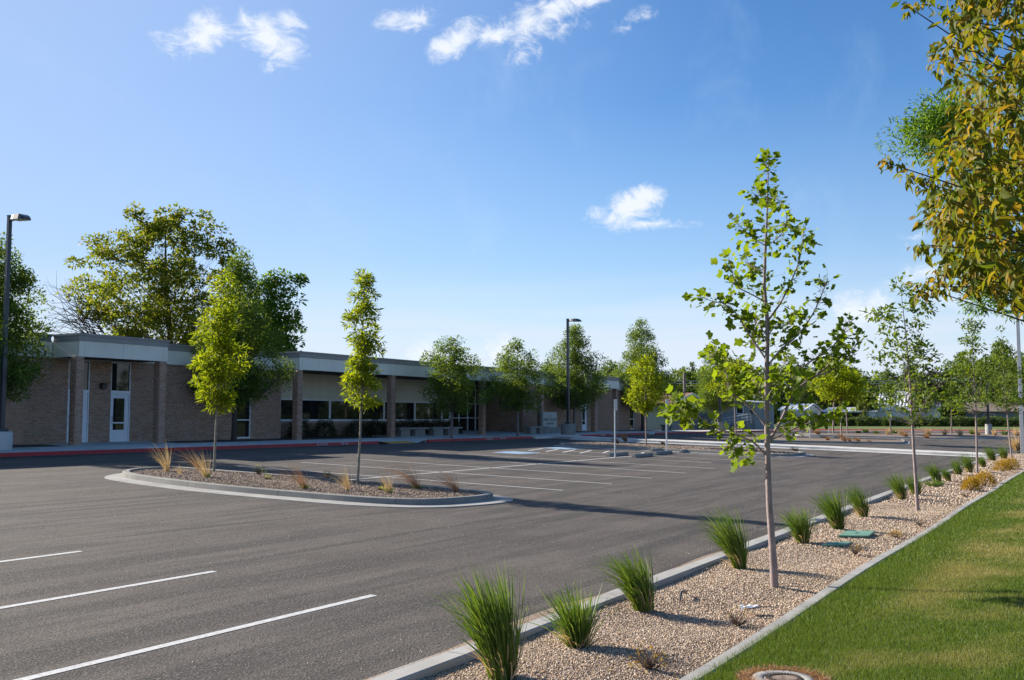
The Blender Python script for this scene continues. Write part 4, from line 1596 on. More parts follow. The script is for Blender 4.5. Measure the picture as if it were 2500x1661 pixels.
def tulip_tree():
    rng = np.random.default_rng(77)
    B = at(1889, 1435, .10)
    root = thing('tulip_tree', B, 'nearest young tree in the gravel strip, with large lobed yellow green leaves', 'tree')
    Z = float(B[:2] @ FW)
    wood = MB()
    tr = [(1892, 1438), (1886, 1340), (1878, 1230), (1874, 1120), (1872, 1000), (1872, 900), (1874, 820), (1872, 760), (1866, 700), (1868, 620), (1872, 540), (1874, 470), (1876, 400), (1877, 375)]
    P = [pix3(x, y, Z) for x, y in tr]
    P[0][2] = B[2] - .06
    wood.tube(P, [.052, .043, .037, .034, .030, .027, .025, .022, .020, .017, .012, .009, .006, .003], 10, caps=False)
    limbs = [
        ([(1873, 1085), (1905, 1030), (1935, 965), (1952, 945), (1995, 915), (2028, 885), (2046, 845), (2060, 815), (2082, 800)], .30, .030),
        ([(1990, 918), (2030, 905), (2060, 880), (2085, 850), (2095, 835)], .25, .014),
        ([(1874, 1078), (1915, 1058), (1955, 1040), (2000, 1024), (2035, 1010), (2062, 1000)], .55, .018),
        ([(1873, 1060), (1910, 1045), (1935, 1030), (1960, 1010)], -.4, .014),
        ([(1873, 785), (1905, 740), (1930, 690), (1950, 640), (1958, 600), (1962, 560)], .25, .020),
        ([(1873, 895), (1905, 855), (1950, 815), (1985, 765), (2010, 710), (2022, 680)], -.30, .020),
        ([(1873, 940), (1915, 925), (1960, 895), (1998, 870), (2040, 838), (2066, 800), (2084, 778)], -.5, .018),
        ([(1872, 862), (1842, 842), (1836, 815), (1852, 770)], .25, .016),
        ([(1872, 880), (1826, 812), (1800, 768), (1768, 742), (1738, 735), (1708, 723)], .35, .018),
        ([(1866, 735), (1830, 716), (1802, 700), (1788, 668), (1780, 630)], -.25, .014),
        ([(1868, 665), (1835, 650), (1820, 640)], .3, .008),
        ([(1870, 600), (1845, 585), (1815, 560), (1790, 535)], -.2, .010),
        ([(1872, 600), (1905, 575), (1918, 545), (1922, 525)], .2, .009),
        ([(1874, 500), (1895, 485), (1905, 500)], .2, .006),
        ([(1874, 480), (1855, 478), (1845, 480)], -.2, .006),
        ([(1868, 1038), (1838, 1000), (1805, 972), (1782, 952), (1775, 918), (1762, 880), (1740, 852)], .35, .020),
        ([(1866, 1108), (1842, 1082), (1800, 1062), (1752, 1046), (1716, 1024), (1690, 1018), (1665, 1016)], -.35, .016),
        ([(1800, 1062), (1790, 1090), (1800, 1110)], -.5, .006),
        ([(1866, 1108), (1840, 1095), (1825, 1105)], .2, .006),
        ([(1873, 965), (1905, 935), (1935, 925)], -.7, .009),
        ([(1872, 930), (1840, 905), (1810, 890), (1772, 880), (1735, 870)], -.6, .012),
        ([(1716, 1024), (1690, 1000), (1672, 1000), (1640, 1005)], -.6, .006),
        ([(1690, 1018), (1650, 1000), (1625, 985)], -.55, .005),
        ([(1872, 830), (1890, 800), (1925, 790), (1950, 770)], .6, .010),
        ([(1872, 820), (1850, 790), (1820, 760)], .7, .010),
        ([(1872, 1000), (1890, 960), (1910, 900), (1925, 870)], .8, .010),
        ([(1872, 985), (1850, 950), (1835, 920)], .8, .010)]
    pts, dirs, size = [], [], []
    ppm = FPX / Z
    for pl, dz, r in limbs:
        n = len(pl)
        Q = [pix3(x, y, Z + dz * k / (n - 1)) for k, (x, y) in enumerate(pl)]
        Qs = catmull(Q, 4, closed=False)
        rr = np.linspace(r * .72, .003, len(Qs))
        wood.tube(Qs, list(rr), 6, caps=False)
        seglen = [np.linalg.norm(Qs[i + 1] - Qs[i]) for i in range(len(Qs) - 1)]
        L = sum(seglen)
        cnt = int(L * 46) + 8
        for q in range(cnt):
            t = .16 + .84 * rng.random() ** .85
            s = t * L
            i = 0
            while i < len(seglen) - 1 and s > seglen[i]:
                s -= seglen[i]
                i += 1
            p = Qs[i] + (Qs[i + 1] - Qs[i]) * min(1, s / seglen[i])
            ax = (Qs[i + 1] - Qs[i]) / seglen[i]
            o = rng.normal(size=3)
            o = o / np.linalg.norm(o) + ax * .5 + np.array([0, 0, .15])
            o /= np.linalg.norm(o)
            reach = rng.uniform(.05, .17)
            e = p + o * reach
            wood.tube([p, p + o * reach * .55 + np.array([0, 0, .008]), e], [.0022, .0018, .0014], 3, caps=False)
            for _ in range(rng.integers(1, 3)):
                pts.append(e + rng.normal(size=3) * .022)
                dirs.append(o * .7 + np.array([0, 0, -.25]) + WIND * .25)
                size.append(.038 + .088 * rng.beta(1.3, 1.8))
    for k in range(210):
        y = 372 + 480 * rng.random() ** 1.15
        x = np.interp(y, [t[1] for t in tr][::-1], [t[0] for t in tr][::-1])
        p = pix3(x, y, Z)
        o = rng.normal(size=3)
        o[2] = abs(o[2]) * .6
        o /= np.linalg.norm(o)
        reach = rng.uniform(.05, .10 + .16 * min(1, (y - 360) / 200))
        e = p + o * reach
        wood.tube([p, e], [.002, .0013], 3, caps=False)
        pts.append(e)
        dirs.append(o * .7 + np.array([0, 0, -.15]) + WIND * .25)
        size.append(.04 + .08 * rng.beta(1.4, 1.8))
    for (x, y) in ((1855, 380), (1892, 370), (1876, 372), (1880, 392)):
        pts.append(pix3(x, y, Z))
        dirs.append(np.array([RT[0], RT[1], .3]) * (1 if x > 1876 else -1))
        size.append(.11)
    wood.build('trunk', M_BARK_PALE, root)
    pts, dirs, size = np.array(pts), np.array(dirs), np.array(size)
    M = frames(dirs, np.tile(np.array([0, .35, .9]), (len(pts), 1)), rng, .55)
    big_leaves(root, pts, M, size, LEAF_TULIP, L_TULIP, L_TULIP1, rng, -size)


tulip_tree()


# ------------------------------------------------------------------ the tree that hangs in from the right, and the one behind it
def maple():
    rng = np.random.default_rng(9)
    loc = np.array([10.2, -1.35, float(lawn_z(10.2, -1.35))])
    root = thing('maple_tree', loc, 'large tree with olive and bronze leaves hanging in at the upper right', 'tree')
    edge = [(2300, 20), (2335, 70), (2345, 180), (2362, 285), (2318, 385), (2305, 450), (2288, 540), (2300, 600), (2335, 650), (2300, 688), (2380, 680), (2440, 690), (2500, 722), (2620, 700), (2620, -80), (2300, -80)]
    P = []
    while len(P) < 150:
        q = rng.uniform((2270, -80), (2620, 730))
        if inside(np.array([q]), edge)[0]:
            P.append((q[0], q[1], rng.uniform(6.9, 9.2), 1.0))
    for x, y in ((2212, 12), (2245, 8), (2262, -12), (2225, -30), (2290, 20), (2276, 118), (2296, 138), (2318, 135), (2310, 112), (2290, 158), (2312, 162), (2335, 95), (2318, 45), (2352, 215), (2340, 262), (2330, 330), (2305, 372),
                 (2290, 400), (2272, 420), (2290, 445), (2168, 398), (2178, 388), (2212, 424), (2222, 432), (2254, 445), (2270, 455), (2290, 472), (2310, 470), (2282, 500), (2268, 545), (2292, 548), (2300, 520), (2246, 598), (2262, 605), (2283, 602),
                 (2300, 585), (2322, 640), (2305, 660), (2290, 672), (2268, 688), (2250, 700), (2238, 712), (2282, 700), (2302, 705), (2318, 690), (2345, 668), (2370, 690), (2395, 685), (2378, 705), (2440, 705), (2470, 735), (2488, 738), (2500, 725), (2420, 690)):
        P.append((x, y, rng.uniform(7.5, 8.3), .55))
    ctr = [(pix3(x, y, d), s) for x, y, d, s in P]
    cc = np.array([10.2, -1.35, 5.4])
    while len(ctr) < 430:
        q = rng.normal(size=3)
        q *= rng.uniform(.55, 1) / np.linalg.norm(q)
        c = cc + q * np.array([2.3, 2.3, 2.5])
        d = c - np.array([0, 0, EYE])
        lat, dep = d[:2] @ RT, d[:2] @ FW
        if lat / dep * FPX + 1250 < 2560:
            continue
        ctr.append((c, 1.35))
    wood = MB()
    wood.tube([loc - np.array([0, 0, .1]), loc + np.array([.02, .02, .2]), loc + np.array([.05, .06, 1.6]), loc + np.array([.0, .1, 3.2]), loc + np.array([-.05, .1, 5.0]), loc + np.array([0, 0, 6.6])], [.20, .15, .13, .11, .07, .02], 12, caps=False)
    for i, (c, s) in enumerate(ctr):
        if i % 6 and s > .6:
            continue
        if s < .6 and i % 2:
            continue
        hz = min(max(c[2] - loc[2] - 1.0, 1.5), 5.6)
        a = loc + np.array([.03, .08, hz])
        m = (a + c) / 2 + np.array([0, 0, .12]) + rng.normal(size=3) * .22
        wood.tube([a, (a + m) / 2, m, (m + c) / 2 + rng.normal(size=3) * .03, c], [.020, .015, .010, .007, .0035], 5, caps=False)
    wood.build('trunk', M_BARK_DARK, root)
    pts, dirs, size, rank = [], [], [], []
    for c, s in ctr:
        n = 27 if s <= 1.0 and s > .6 else (12 if s < .6 else 16)
        for _ in range(n):
            o = rng.normal(size=3)
            o *= rng.random() ** .4 / np.linalg.norm(o)
            p = c + o * (.20 if s > .6 else .075) * (1.6 if s > 1.2 else 1)
            pts.append(p)
            dirs.append(o * .5 + np.array([0, 0, -.75]) - .2 * np.array([RT[0], RT[1], 0]))
            size.append(rng.uniform(.062, .132) if s > .6 else rng.uniform(.05, .095))
            d = p - np.array([0, 0, EYE])
            dep = float(d[:2] @ FW)
            px = 1250 + FPX * float(d[:2] @ RT) / dep
            vis = px < 2500 and -10 < 1021 - FPX * d[2] / dep
            rank.append(dep if vis else dep + 50)
    pts, dirs, size = np.array(pts), np.array(dirs), np.array(size)
    M = frames(dirs, np.tile(np.array([-.2, .5, .7]), (len(pts), 1)), rng, .5)
    big_leaves(root, pts, M, size, LEAF_MAPLE, L_MAPLE, L_MAPLE1, rng, np.array(rank))


maple()
q = FW * 16 + RT * 8.6
ex = [pix3(x, y, d) for x, y, d in ((2245, 320, 15.5), (2250, 350, 15.6), (2262, 295, 15.7), (2290, 262, 15.6), (2305, 285, 15.8), (2300, 320, 15.9), (2275, 330, 15.7), (2320, 345, 16), (2340, 300, 16), (2330, 270, 16), (2345, 350, 16), (2300, 355, 16), (2390, 640, 15.6), (2420, 655, 15.8), (2450, 640, 16), (2480, 660, 16), (2395, 670, 15.6), (2440, 675, 16), (2390, 735, 15.5), (2420, 700, 15.8),
                                    (2475, 690, 16), (2370, 440, 15.8), (2400, 480, 16), (2440, 520, 16), (2370, 560, 16), (2410, 580, 16), (2460, 600, 16), (2480, 740, 16.2), (2360, 620, 16), (2350, 500, 15.9), (2380, 380, 16), (2420, 420, 16))]
tree('ash_tree', 'bright green tree with narrow leaves showing behind the large bronze leaved tree', 'tree', (q[0], q[1], float(lawn_z(q[0], q[1]))), 9.2, 4.3, 1.9, OVAL, 60, 230, .34, .085, LEAF_LONG, L_GREEN, M_BARK, 61, None, .09, extra=ex * 2, squash=.8, limbs=.12)

# ------------------------------------------------------------------ big trees behind the school
q = far(405, 76)
tw = []
rgt = np.random.default_rng(4)
for k in range(64):
    a = pix3(rgt.uniform(205, 265), rgt.uniform(770, 835), 75)
    b = pix3(rgt.uniform(120, 190), rgt.uniform(695, 810), 75)
    m = (a + b) / 2 + np.array([0, 0, rgt.uniform(-.2, .8)]) + rgt.normal(size=3) * .35
    e = b + (b - m) * .3 + rgt.normal(size=3) * .3
    tw.append(([a, m, b, e], [.032, .022, .012, .005]))
ex = [pix3(x, y, 75 + dd) for x, y, dd in ((330, 512, 0), (322, 525, 0), (345, 530, 0), (365, 560, 0), (385, 570, 1), (430, 515, 0), (450, 522, 0), (420, 545, 0), (500, 525, 0), (505, 545, 1), (480, 550, 0), (530, 565, 0), (545, 590, 0), (225, 590, 0), (238, 585, 0), (245, 610, 0), (260, 630, 0), (225, 640, 0), (290, 620, 1), (310, 610, 0), (400, 520, 0),
                                           (470, 590, 0), (560, 600, 0), (555, 640, 0), (215, 690, 0), (250, 700, 0), (170, 715, 0), (205, 760, 0), (240, 765, 0))]
tree('plane_tree', 'huge spreading olive tree behind the left part of the school, bare twigs on its left', 'tree', (q[0], q[1], 1.3), 17.2, 4.5, 5.6, ROUND, 300, 84, .70, .30, LEAF_OVAL, L_PLANE, M_BARK_DARK, 51, None, .30, wob=.3, extra=ex, twigs=tw, rough=.22, lift=.7, limb_r=.17, squash=.6)
q = far(652, 70)
ex = [pix3(x, y, 69) for x, y in ((730, 685), (715, 690), (700, 680), (680, 672), (660, 680), (705, 715), (720, 730), (690, 740), (715, 790), (720, 835), (700, 830), (690, 800), (735, 680), (670, 700), (650, 690), (700, 765))]
tree('leafy_tree', 'fresh green tree rising behind the school roof, right beside the dark pear', 'tree', (q[0], q[1], 1.3), 11.6, 3.0, 2.3, ROUND, 120, 84, .62, .28, LEAF_OVAL, L_GREEN, M_BARK_DARK, 52, None, .22, extra=ex, squash=.6)


# ------------------------------------------------------------------ grasses and small plants
def grass_clump(name, label, cat, base, height, n, spread, material, group=None, wind=.35, lean=.28, width=.008, seed=1, dry=None, dry_n=0, levels=5):
    rng = np.random.default_rng(seed)
    base = np.array(base, float)
    root = thing(name, base, label, cat, group)

    def lot_of(n, hh, lean_, mtl, nm, wd, bend0):
        az = rng.uniform(0, 2 * math.pi, n)
        r = spread * np.sqrt(rng.random(n)) * .42
        rt = np.stack([r * np.cos(az), r * np.sin(az), np.full(n, -.02)], -1)
        ln = np.abs(rng.normal(size=n)) * lean_
        d = np.stack([np.cos(az) * ln, np.sin(az) * ln, np.ones(n)], -1) + WIND * (wind * .35) * rng.uniform(.2, 1.2, (n, 1))
        d /= np.linalg.norm(d, axis=1, keepdims=True)
        L = hh * rng.uniform(.45, 1.12, n)
        me = blades_mesh(nm, rt, d, L, np.full(n, wd) * rng.uniform(.6, 1.3, n), rng.uniform(.15, 1, n) * bend0, WIND * wind, rng, mtl, levels)
        link(nm, me, root, 'stuff')
    lot_of(n, height, lean, material, 'blades', width, .85)
    if dry_n:
        lot_of(dry_n, height * .45, lean * 2.6, dry, 'dry_blades', width * .8, .9)
    return root


GG = 'green grass clumps along the strip kerb'
green = [  # base pixel, top pixel y, spread (m), blades, label
    ((1226, 1652), 1398, .24, 640, 'largest and nearest green grass clump, at the lower middle of the photo, leaning over the strip kerb'),
    ((1412, 1578), 1412, .20, 330, 'loose green grass clump with straw at its foot, right of the largest clump'),
    ((1572, 1484), 1338, .20, 420, 'green grass clump left of the black drip tube, third from the camera along the strip kerb'),
    ((1806, 1384), 1242, .20, 460, 'dense green grass clump just left of the near tulip tree trunk'),
    ((1960, 1324), 1222, .22, 430, 'wide green grass clump just right of the near tulip tree trunk, left of the green utility lids'),
    ((2046, 1288), 1190, .20, 430, 'dark green grass clump directly behind the raised green utility lid'),
    ((2108, 1260), 1177, .18, 340, 'green grass clump left of the second strip tree, in front of an open stretch of kerb'),
    ((2203, 1218), 1145, .20, 380, 'green grass clump immediately left of the second strip tree trunk'),
    ((2236, 1206), 1152, .20, 330, 'green grass clump immediately behind the second strip tree trunk'),
    ((2290, 1180), 1126, .20, 330, 'green grass clump beyond the low green mound, left one of a touching pair'),
    ((2316, 1174), 1134, .18, 300, 'green grass clump beyond the low green mound, right one of a touching pair'),
    ((2340, 1158), 1116, .18, 300, 'narrow green grass clump level with the nearer yellow shrubs'),
    ((2368, 1152), 1102, .22, 320, 'tall green grass clump left of the third strip tree trunk'),
    ((2402, 1140), 1108, .22, 280, 'green grass clump right behind the third strip tree trunk'),
    ((2424, 1124), 1085, .26, 320, 'green grass clump near the strip end, left half of a big double mass'),
    ((2452, 1119), 1086, .26, 320, 'green grass clump near the strip end, right half of a big double mass')]
for i, (b, ty, sp, n, lab) in enumerate(green):
    B = at(*b, .11)
    dep = float(B[:2] @ FW)
    hgt = (b[1] - ty) / FPX * dep * 1.14
    grass_clump('ornamental_grass', lab, 'grass clump', B, hgt * (1.0, .92, .98, 1.02, .9, 1.0)[i % 6], int(n * 1.15), sp * (1.0, 1.15, .9, 1.05, 1.2, .95)[(i * 5) % 6], M_GRASS, GG, wind=(.5, .22, .5, .5, .28, .4, .5)[i % 7] if i else .30, lean=(.17, .22, .13, .14, .22, .18, .15)[i % 7] if i else .13, width=.0115 if i < 3 else .0105, seed=100 + i, dry=M_STRAW, dry_n=(120, 130, 70, 60, 90, 60)[i % 6])
B = at(2282, 1186, .11)
grass_clump('ornamental_grass', 'low green mound of grass by the strip kerb, right behind the second strip tree', 'grass clump', B, .30, 260, .42, M_GRASS, None, wind=.1, lean=.7, width=.012, seed=140)

GD = 'dry straw coloured grass tufts in the near island'
dry = [((409, 1150), (411, 1086), .10, 110, M_STRAW, 'pale straw tuft at the far left end of the near island'),
       ((486, 1147), (464, 1094), .08, 70, M_RUST, 'russet tuft leaning left, just left of the left island tree'),
       ((504, 1166), (500, 1104), .12, 110, M_STRAW, 'straw tuft with a green foot at the base of the left island tree'),
       ((439, 1157), (440, 1132), .06, 30, M_STRAW, 'smallest straw tuft, beside the pale tuft at the left end of the near island'),
       ((746, 1194), (722, 1134), .08, 90, M_RUST, 'russet tuft with a green foot, halfway between the two island trees'),
       ((851, 1197), (846, 1138), .07, 90, M_STRAW, 'upright straw tuft just left of the slender island tree'),
       ((949, 1203), (946, 1158), .09, 90, M_STRAW, 'short straw tuft just right of the slender island tree'),
       ((1020, 1194), (984, 1126), .07, 130, M_RUST, 'tallest russet tuft leaning left, near the right end of the near island'),
       ((1116, 1200), (1082, 1148), .08, 120, M_RUST, 'rightmost russet tuft of the near island, bent over to the left')]
for i, (b, t, sp, n, m_, lab) in enumerate(dry):
    B = at(*b, .14)
    dep = float(B[:2] @ FW)
    hgt = (b[1] - t[1]) / FPX * dep * 1.35
    wnd = .2 + 1.0 * max(0, (b[0] - t[0])) / max(20, b[1] - t[1])
    r = grass_clump('dry_grass', lab, 'grass tuft', B, hgt, n, sp, m_, GD, wind=wnd * 1.6, lean=.30, width=.0062, seed=200 + i)
    if i in (2, 4, 6, 7):
        rr = np.random.default_rng(300 + i)
        az = rr.uniform(0, 6.28, 60)
        d = np.stack([np.cos(az) * .6, np.sin(az) * .6, np.ones(60)], -1)
        d /= np.linalg.norm(d, axis=1, keepdims=True)
        link('green_foot', blades_mesh('green_foot', rr.normal(size=(60, 3)) * np.array([.05, .05, 0]), d, np.full(60, .16), np.full(60, .008), rr.uniform(.1, .6, 60), WIND * .1, rr, M_GRASS, 4), r, 'stuff')

fardry = [((1528, 1077), 1052, 'russet tuft left of the whitish trunk on the second island', M_RUST), ((1508, 1084), 1064, 'low brown tuft at the left end of the second island, by the near sign post', M_TWIG), ((1620, 1084), 1076, 'reddish tuft right of the whitish trunk on the second island', M_RUST),
          ((1780, 1093), 1086, 'flat russet tuft in the middle of the second island', M_RUST), ((1945, 1102), 1088, 'brown bent tuft at the right end of the second island', M_TWIG), ((1840, 1066), 1054, 'brown bent tuft at the left part of the third island', M_TWIG),
          ((2022, 1075), 1061, 'bent pinkish tuft left of the thin trunk on the third island', M_RUST), ((2064, 1078), 1052, 'tall pinkish tuft right of the thin trunk on the third island', M_RUST), ((2075, 1077), 1064, 'short dark russet tuft, third island, between two others', M_RUST),
          ((2097, 1078), 1064, 'upright russet tuft alone in the right half of the third island', M_RUST), ((2124, 1079), 1072, 'flat russet tuft at the right end of the third island', M_RUST),
          ((1998, 1060), 1046, 'pinkish tuft before the far red kerb, right of the far sign post', M_RUST), ((2169, 1060), 1042, 'pale straw tuft beside the left thin trunk of the far bed', M_STRAW), ((2199, 1060), 1045, 'pale straw tuft right of the left thin trunk of the far bed', M_STRAW), ((2212, 1066), 1050, 'small russet tuft at the front edge of the far bed', M_RUST),
          ((2267, 1064), 1042, 'straw tuft right behind the second strip tree, in the far bed', M_STRAW), ((2266, 1070), 1058, 'russet tuft at the tip of the far bed', M_RUST), ((2306, 1061), 1042, 'round straw tuft left of the middle thin trunk of the far bed', M_STRAW), ((2345, 1062), 1044, 'round straw tuft right of the middle thin trunk of the far bed', M_STRAW),
          ((2388, 1062), 1042, 'straw tuft left of the round lamp base in the far bed', M_STRAW), ((2428, 1063), 1046, 'straw tuft right of the round lamp base in the far bed', M_STRAW), ((2482, 1064), 1040, 'straw tuft at the right edge of the photo, in the far bed', M_STRAW), ((2484, 1100), 1062, 'large pale straw grass beside the pale lamp pole', M_STRAW)]
for i, (b, ty, lab, m_) in enumerate(fardry):
    B = at(*b, .12)
    dep = float(B[:2] @ FW)
    hgt = (b[1] - ty) / FPX * dep * 1.2
    grass_clump('dry_grass', lab, 'grass tuft', B, hgt, 90 if i < 22 else 260, .22 if i < 11 else .4, m_, 'dry grass tufts in the farther beds', wind=.9 if m_ is not M_STRAW else .15, lean=.3, width=.02 if i < 11 else .035, seed=400 + i, levels=4)
for i, (px, py, ty, lab) in enumerate(((2114, 1056, 1044, 'small dark green grass clump in the far bed, left of the left thin trunk'), (2139, 1058, 1049, 'smallest green grass clump in the far bed, near the left thin trunk'), (2184, 1058, 1047, 'green clump between two straw tufts by the left thin trunk'), (2375, 1060, 1045, 'green clump behind the third strip tree, left of the round lamp base'), (2453, 1061, 1049, 'green clump right of the round lamp base'), (2096, 1057, 1050, 'flat green clump in front of the hedge, left part of the far bed'))):
    B = at(px, py, .12)
    dep = float(B[:2] @ FW)
    grass_clump('ornamental_grass', lab, 'grass clump', B, (py - ty) / FPX * dep * 1.15, 110, .5, M_GRASS, 'small green clumps in the far bed', wind=.1, lean=.35, width=.04, seed=450 + i, levels=4)


def shrub(name, label, cat, base, rad, height, n, lsize, leafmat, group=None, seed=1, twigs=24, twigmat=None, template=LEAF_OVAL, shell=.55, part='leaves'):
    rng = np.random.default_rng(seed)
    base = np.array(base, float)
    root = thing(name, base, label, cat, group)
    wood = MB()
    for k in range(twigs):
        a = rng.uniform(0, 6.28)
        r = rad * rng.uniform(.3, .95)
        e = base + np.array([r * math.cos(a), r * math.sin(a), height * rng.uniform(.5, .98) * math.sqrt(max(.1, 1 - (r / rad) ** 2 * .7))])
        m = base + (e - base) * .5 + rng.normal(size=3) * .06 * rad
        wood.tube([base - np.array([0, 0, .03]), m, e], [.008 * rad + .003, .005 * rad + .002, .0015], 4, caps=False)
    wood.build('stems', twigmat or M_TWIG, root, 'stuff')
    if n:
        q = rng.normal(size=(n, 3))
        q[:, 2] = np.abs(q[:, 2])
        q /= np.linalg.norm(q, axis=1, keepdims=True)
        rr = shell + (1 - shell) * rng.random((n, 1))
        lump = 1 + .16 * np.sin(q[:, :1] * 5 + seed) * np.cos(q[:, 1:2] * 6 + seed * 2)
        p = q * rr * lump * np.array([rad, rad, height]) + np.array([0, 0, .02])
        M = frames(q + np.array([0, 0, .2]), np.tile(np.array([0, .3, 1.0]), (n, 1)), rng, .6)
        link(part, leaf_mesh(part, p, np.full((n, 1, 1), lsize), M, template, leafmat, rng), root, 'stuff')
    return root


for i, (px, py, r, h, lab) in enumerate(((2372, 1196, .30, .38, 'rounded golden yellow shrub, front one of the nearer touching pair in the gravel'), (2404, 1184, .34, .42, 'rounded golden yellow shrub, rear one of the nearer touching pair in the gravel'),
                                         (2448, 1150, .40, .45, 'golden yellow shrub below the far strip tree, left of its pair'), (2466, 1144, .40, .45, 'golden yellow shrub below the far strip tree, right of its pair'))):
    shrub('golden_shrub', lab, 'shrub', at(px, py, .11), r, h, 1300, .05, L_SPIREA, 'golden shrubs in the gravel strip', 500 + i, template=LEAF_OVAL)
small = [((1585, 1632), .17, .20, 90, L_SPIREA, 'nearest sprouting dead shrub with yellow leaves, at the bottom edge of the gravel strip'), ((1800, 1522), .20, .14, 14, L_SPIREA, 'brown leafless dwarf shrub lying between the white litter and the mowing edge'),
         ((2186, 1312), .16, .10, 150, L_SPIREA, 'low plant with yellow flowers right of the raised utility lid'), ((2088, 1350), .13, .12, 50, L_SPIREA, 'sparse yellow sprouting plant just below the utility lids'), ((2246, 1282), .18, .10, 16, L_SPIREA, 'brown dormant dwarf shrub beside the mowing edge, below the second strip tree'),
         ((2358, 1212), .18, .10, 20, L_SPIREA, 'brown dormant dwarf shrub in front of the nearer golden shrubs')]
for i, (b, r, h, n, lm, lab) in enumerate(small):
    shrub('dwarf_shrub', lab, 'shrub', at(*b, .11), r, h, n, .028, lm, 'half dormant dwarf shrubs in the gravel strip', 520 + i, twigs=46)
for i, (b, r, h, n, lab) in enumerate((((633, 1158), .22, .28, 60, 'dead brown dwarf shrub in the island, right of the left island tree'), ((655, 1172), .14, .12, 60, 'yellow green sprouting dwarf shrub in the island, left of its middle'), ((800, 1167), .20, .25, 16, 'dead brown dwarf shrub in the island, left of the slender tree'), ((930, 1196), .12, .06, 60, 'flat yellow green weed in the island, right of the slender tree'))):
    shrub('dwarf_shrub', lab, 'shrub', at(*b, .14), r, h, n, .03, L_ASH, 'dwarf shrubs in the near island', 540 + i, twigs=60)

# evergreen bushes under the school windows
bush = [(40.6, 36.6, .75, 1.10, 'narrow dark bush in the shadow left of the first recess column'), (42.3, 36.4, .72, .95, 'dark bush just right of the first recess column'), (45.1, 36.3, .95, 1.0, 'wide dark bush below the second window, left of the slender island tree'),
        (46.9, 36.5, .72, .95, 'dark bush below the second window, right of the slender island tree'), (48.3, 36.5, .62, .98, 'upright dark bush left of the second recess column'), (50.3, 36.7, .85, 1.0, 'dark bush behind the left bench, next to the second recess column'),
        (51.9, 36.7, .75, .98, 'dark bush behind the left bench, at its right end'), (53.5, 36.7, .8, .98, 'dark bush behind the right bench, at its left end'), (55.1, 36.7, .75, .95, 'dark bush behind the right bench, beside the glass entrance')]
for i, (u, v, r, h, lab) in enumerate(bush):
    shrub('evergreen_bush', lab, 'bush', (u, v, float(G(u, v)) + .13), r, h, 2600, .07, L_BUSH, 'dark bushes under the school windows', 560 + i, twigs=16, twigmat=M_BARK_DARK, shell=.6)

# ------------------------------------------------------------------ lamps, signs, wheel stops, benches


def lamp_post(label, base, ztop, head_dir, pole_mat, pole_w=.15, block=True, block_mat=None, zhead=None, heads=1, block_r=.32, block_h=.62):
    base = np.array(base, float)
    t = thing('lamp_post', base, label, 'street lamp', None)
    zb = base[2] + (block_h if block else 0)
    if block:
        MB().lathe((base[0], base[1], base[2] - .3), [(block_r, 0), (block_r, .3 + block_h - .03), (block_r - .03, .3 + block_h)], 28).build('concrete_base', block_mat or M_CONC_OLD, t)
        MB().box(base[0] - .16, base[1] - .16, zb, base[0] + .16, base[1] + .16, zb + .10).build('base_cover', pole_mat, t, bevel=.01)
    w = pole_w / 2
    MB().hexa([(base[0] - w, base[1] - w, zb), (base[0] + w, base[1] - w, zb), (base[0] + w, base[1] + w, zb), (base[0] - w, base[1] + w, zb)],
              [(base[0] - w * .85, base[1] - w * .85, ztop), (base[0] + w * .85, base[1] - w * .85, ztop), (base[0] + w * .85, base[1] + w * .85, ztop), (base[0] - w * .85, base[1] + w * .85, ztop)]).build('pole', pole_mat, t, bevel=.008)
    MB().box(base[0] - w, base[1] - w, ztop, base[0] + w, base[1] + w, ztop + .03).build('pole_cap', pole_mat, t)
    zh = zhead or ztop - .12
    for k in range(heads):
        d = np.array(head_dir, float) * (1 if k == 0 else -1)
        d /= np.linalg.norm(d)
        s = np.array([-d[1], d[0]])

        def P(a, b, z):
            return (base[0] + d[0] * a + s[0] * b, base[1] + d[1] * a + s[1] * b, zh + z)
        m = MB()
        m.hexa([P(w, -.05, -.06), P(.24, -.05, -.06), P(.24, .05, -.06), P(w, .05, -.06)], [P(w, -.05, .06), P(.24, -.05, .06), P(.24, .05, .06), P(w, .05, .06)])
        m.build('arm', pole_mat, t)
        m = MB()
        prof = [(.20, .00, .06), (.30, -.02, .10), (.50, -.045, .12), (.78, -.06, .11), (.92, -.07, .04), (1.02, -.075, -.045)]
        wd = [.10, .17, .22, .22, .20, .15]
        vs = []
        for (a, zl, zu), b in zip(prof, wd):
            vs += [P(a, -b, zl - .02), P(a, b, zl - .02), P(a, b * .8, zu), P(a, -b * .8, zu)]
        fs = [(0, 1, 2, 3)]
        for i in range(len(prof) - 1):
            q = i * 4
            for j in range(4):
                fs.append((q + j, q + 4 + j, q + 4 + (j + 1) % 4, q + (j + 1) % 4))
        q = (len(prof) - 1) * 4
        fs.append((q + 3, q + 2, q + 1, q))
        hd = m.add(vs, fs).build('lamp_head', M_LAMPPOLE if pole_mat is not M_DARK else M_DARK, t)
        MB().hexa([P(.36, -.15, -.075), P(.86, -.15, -.092), P(.86, .15, -.092), P(.36, .15, -.075)], [P(.36, -.15, -.06), P(.86, -.15, -.075), P(.86, .15, -.075), P(.36, .15, -.06)]).build('lens', M_GALV, hd)
    return t


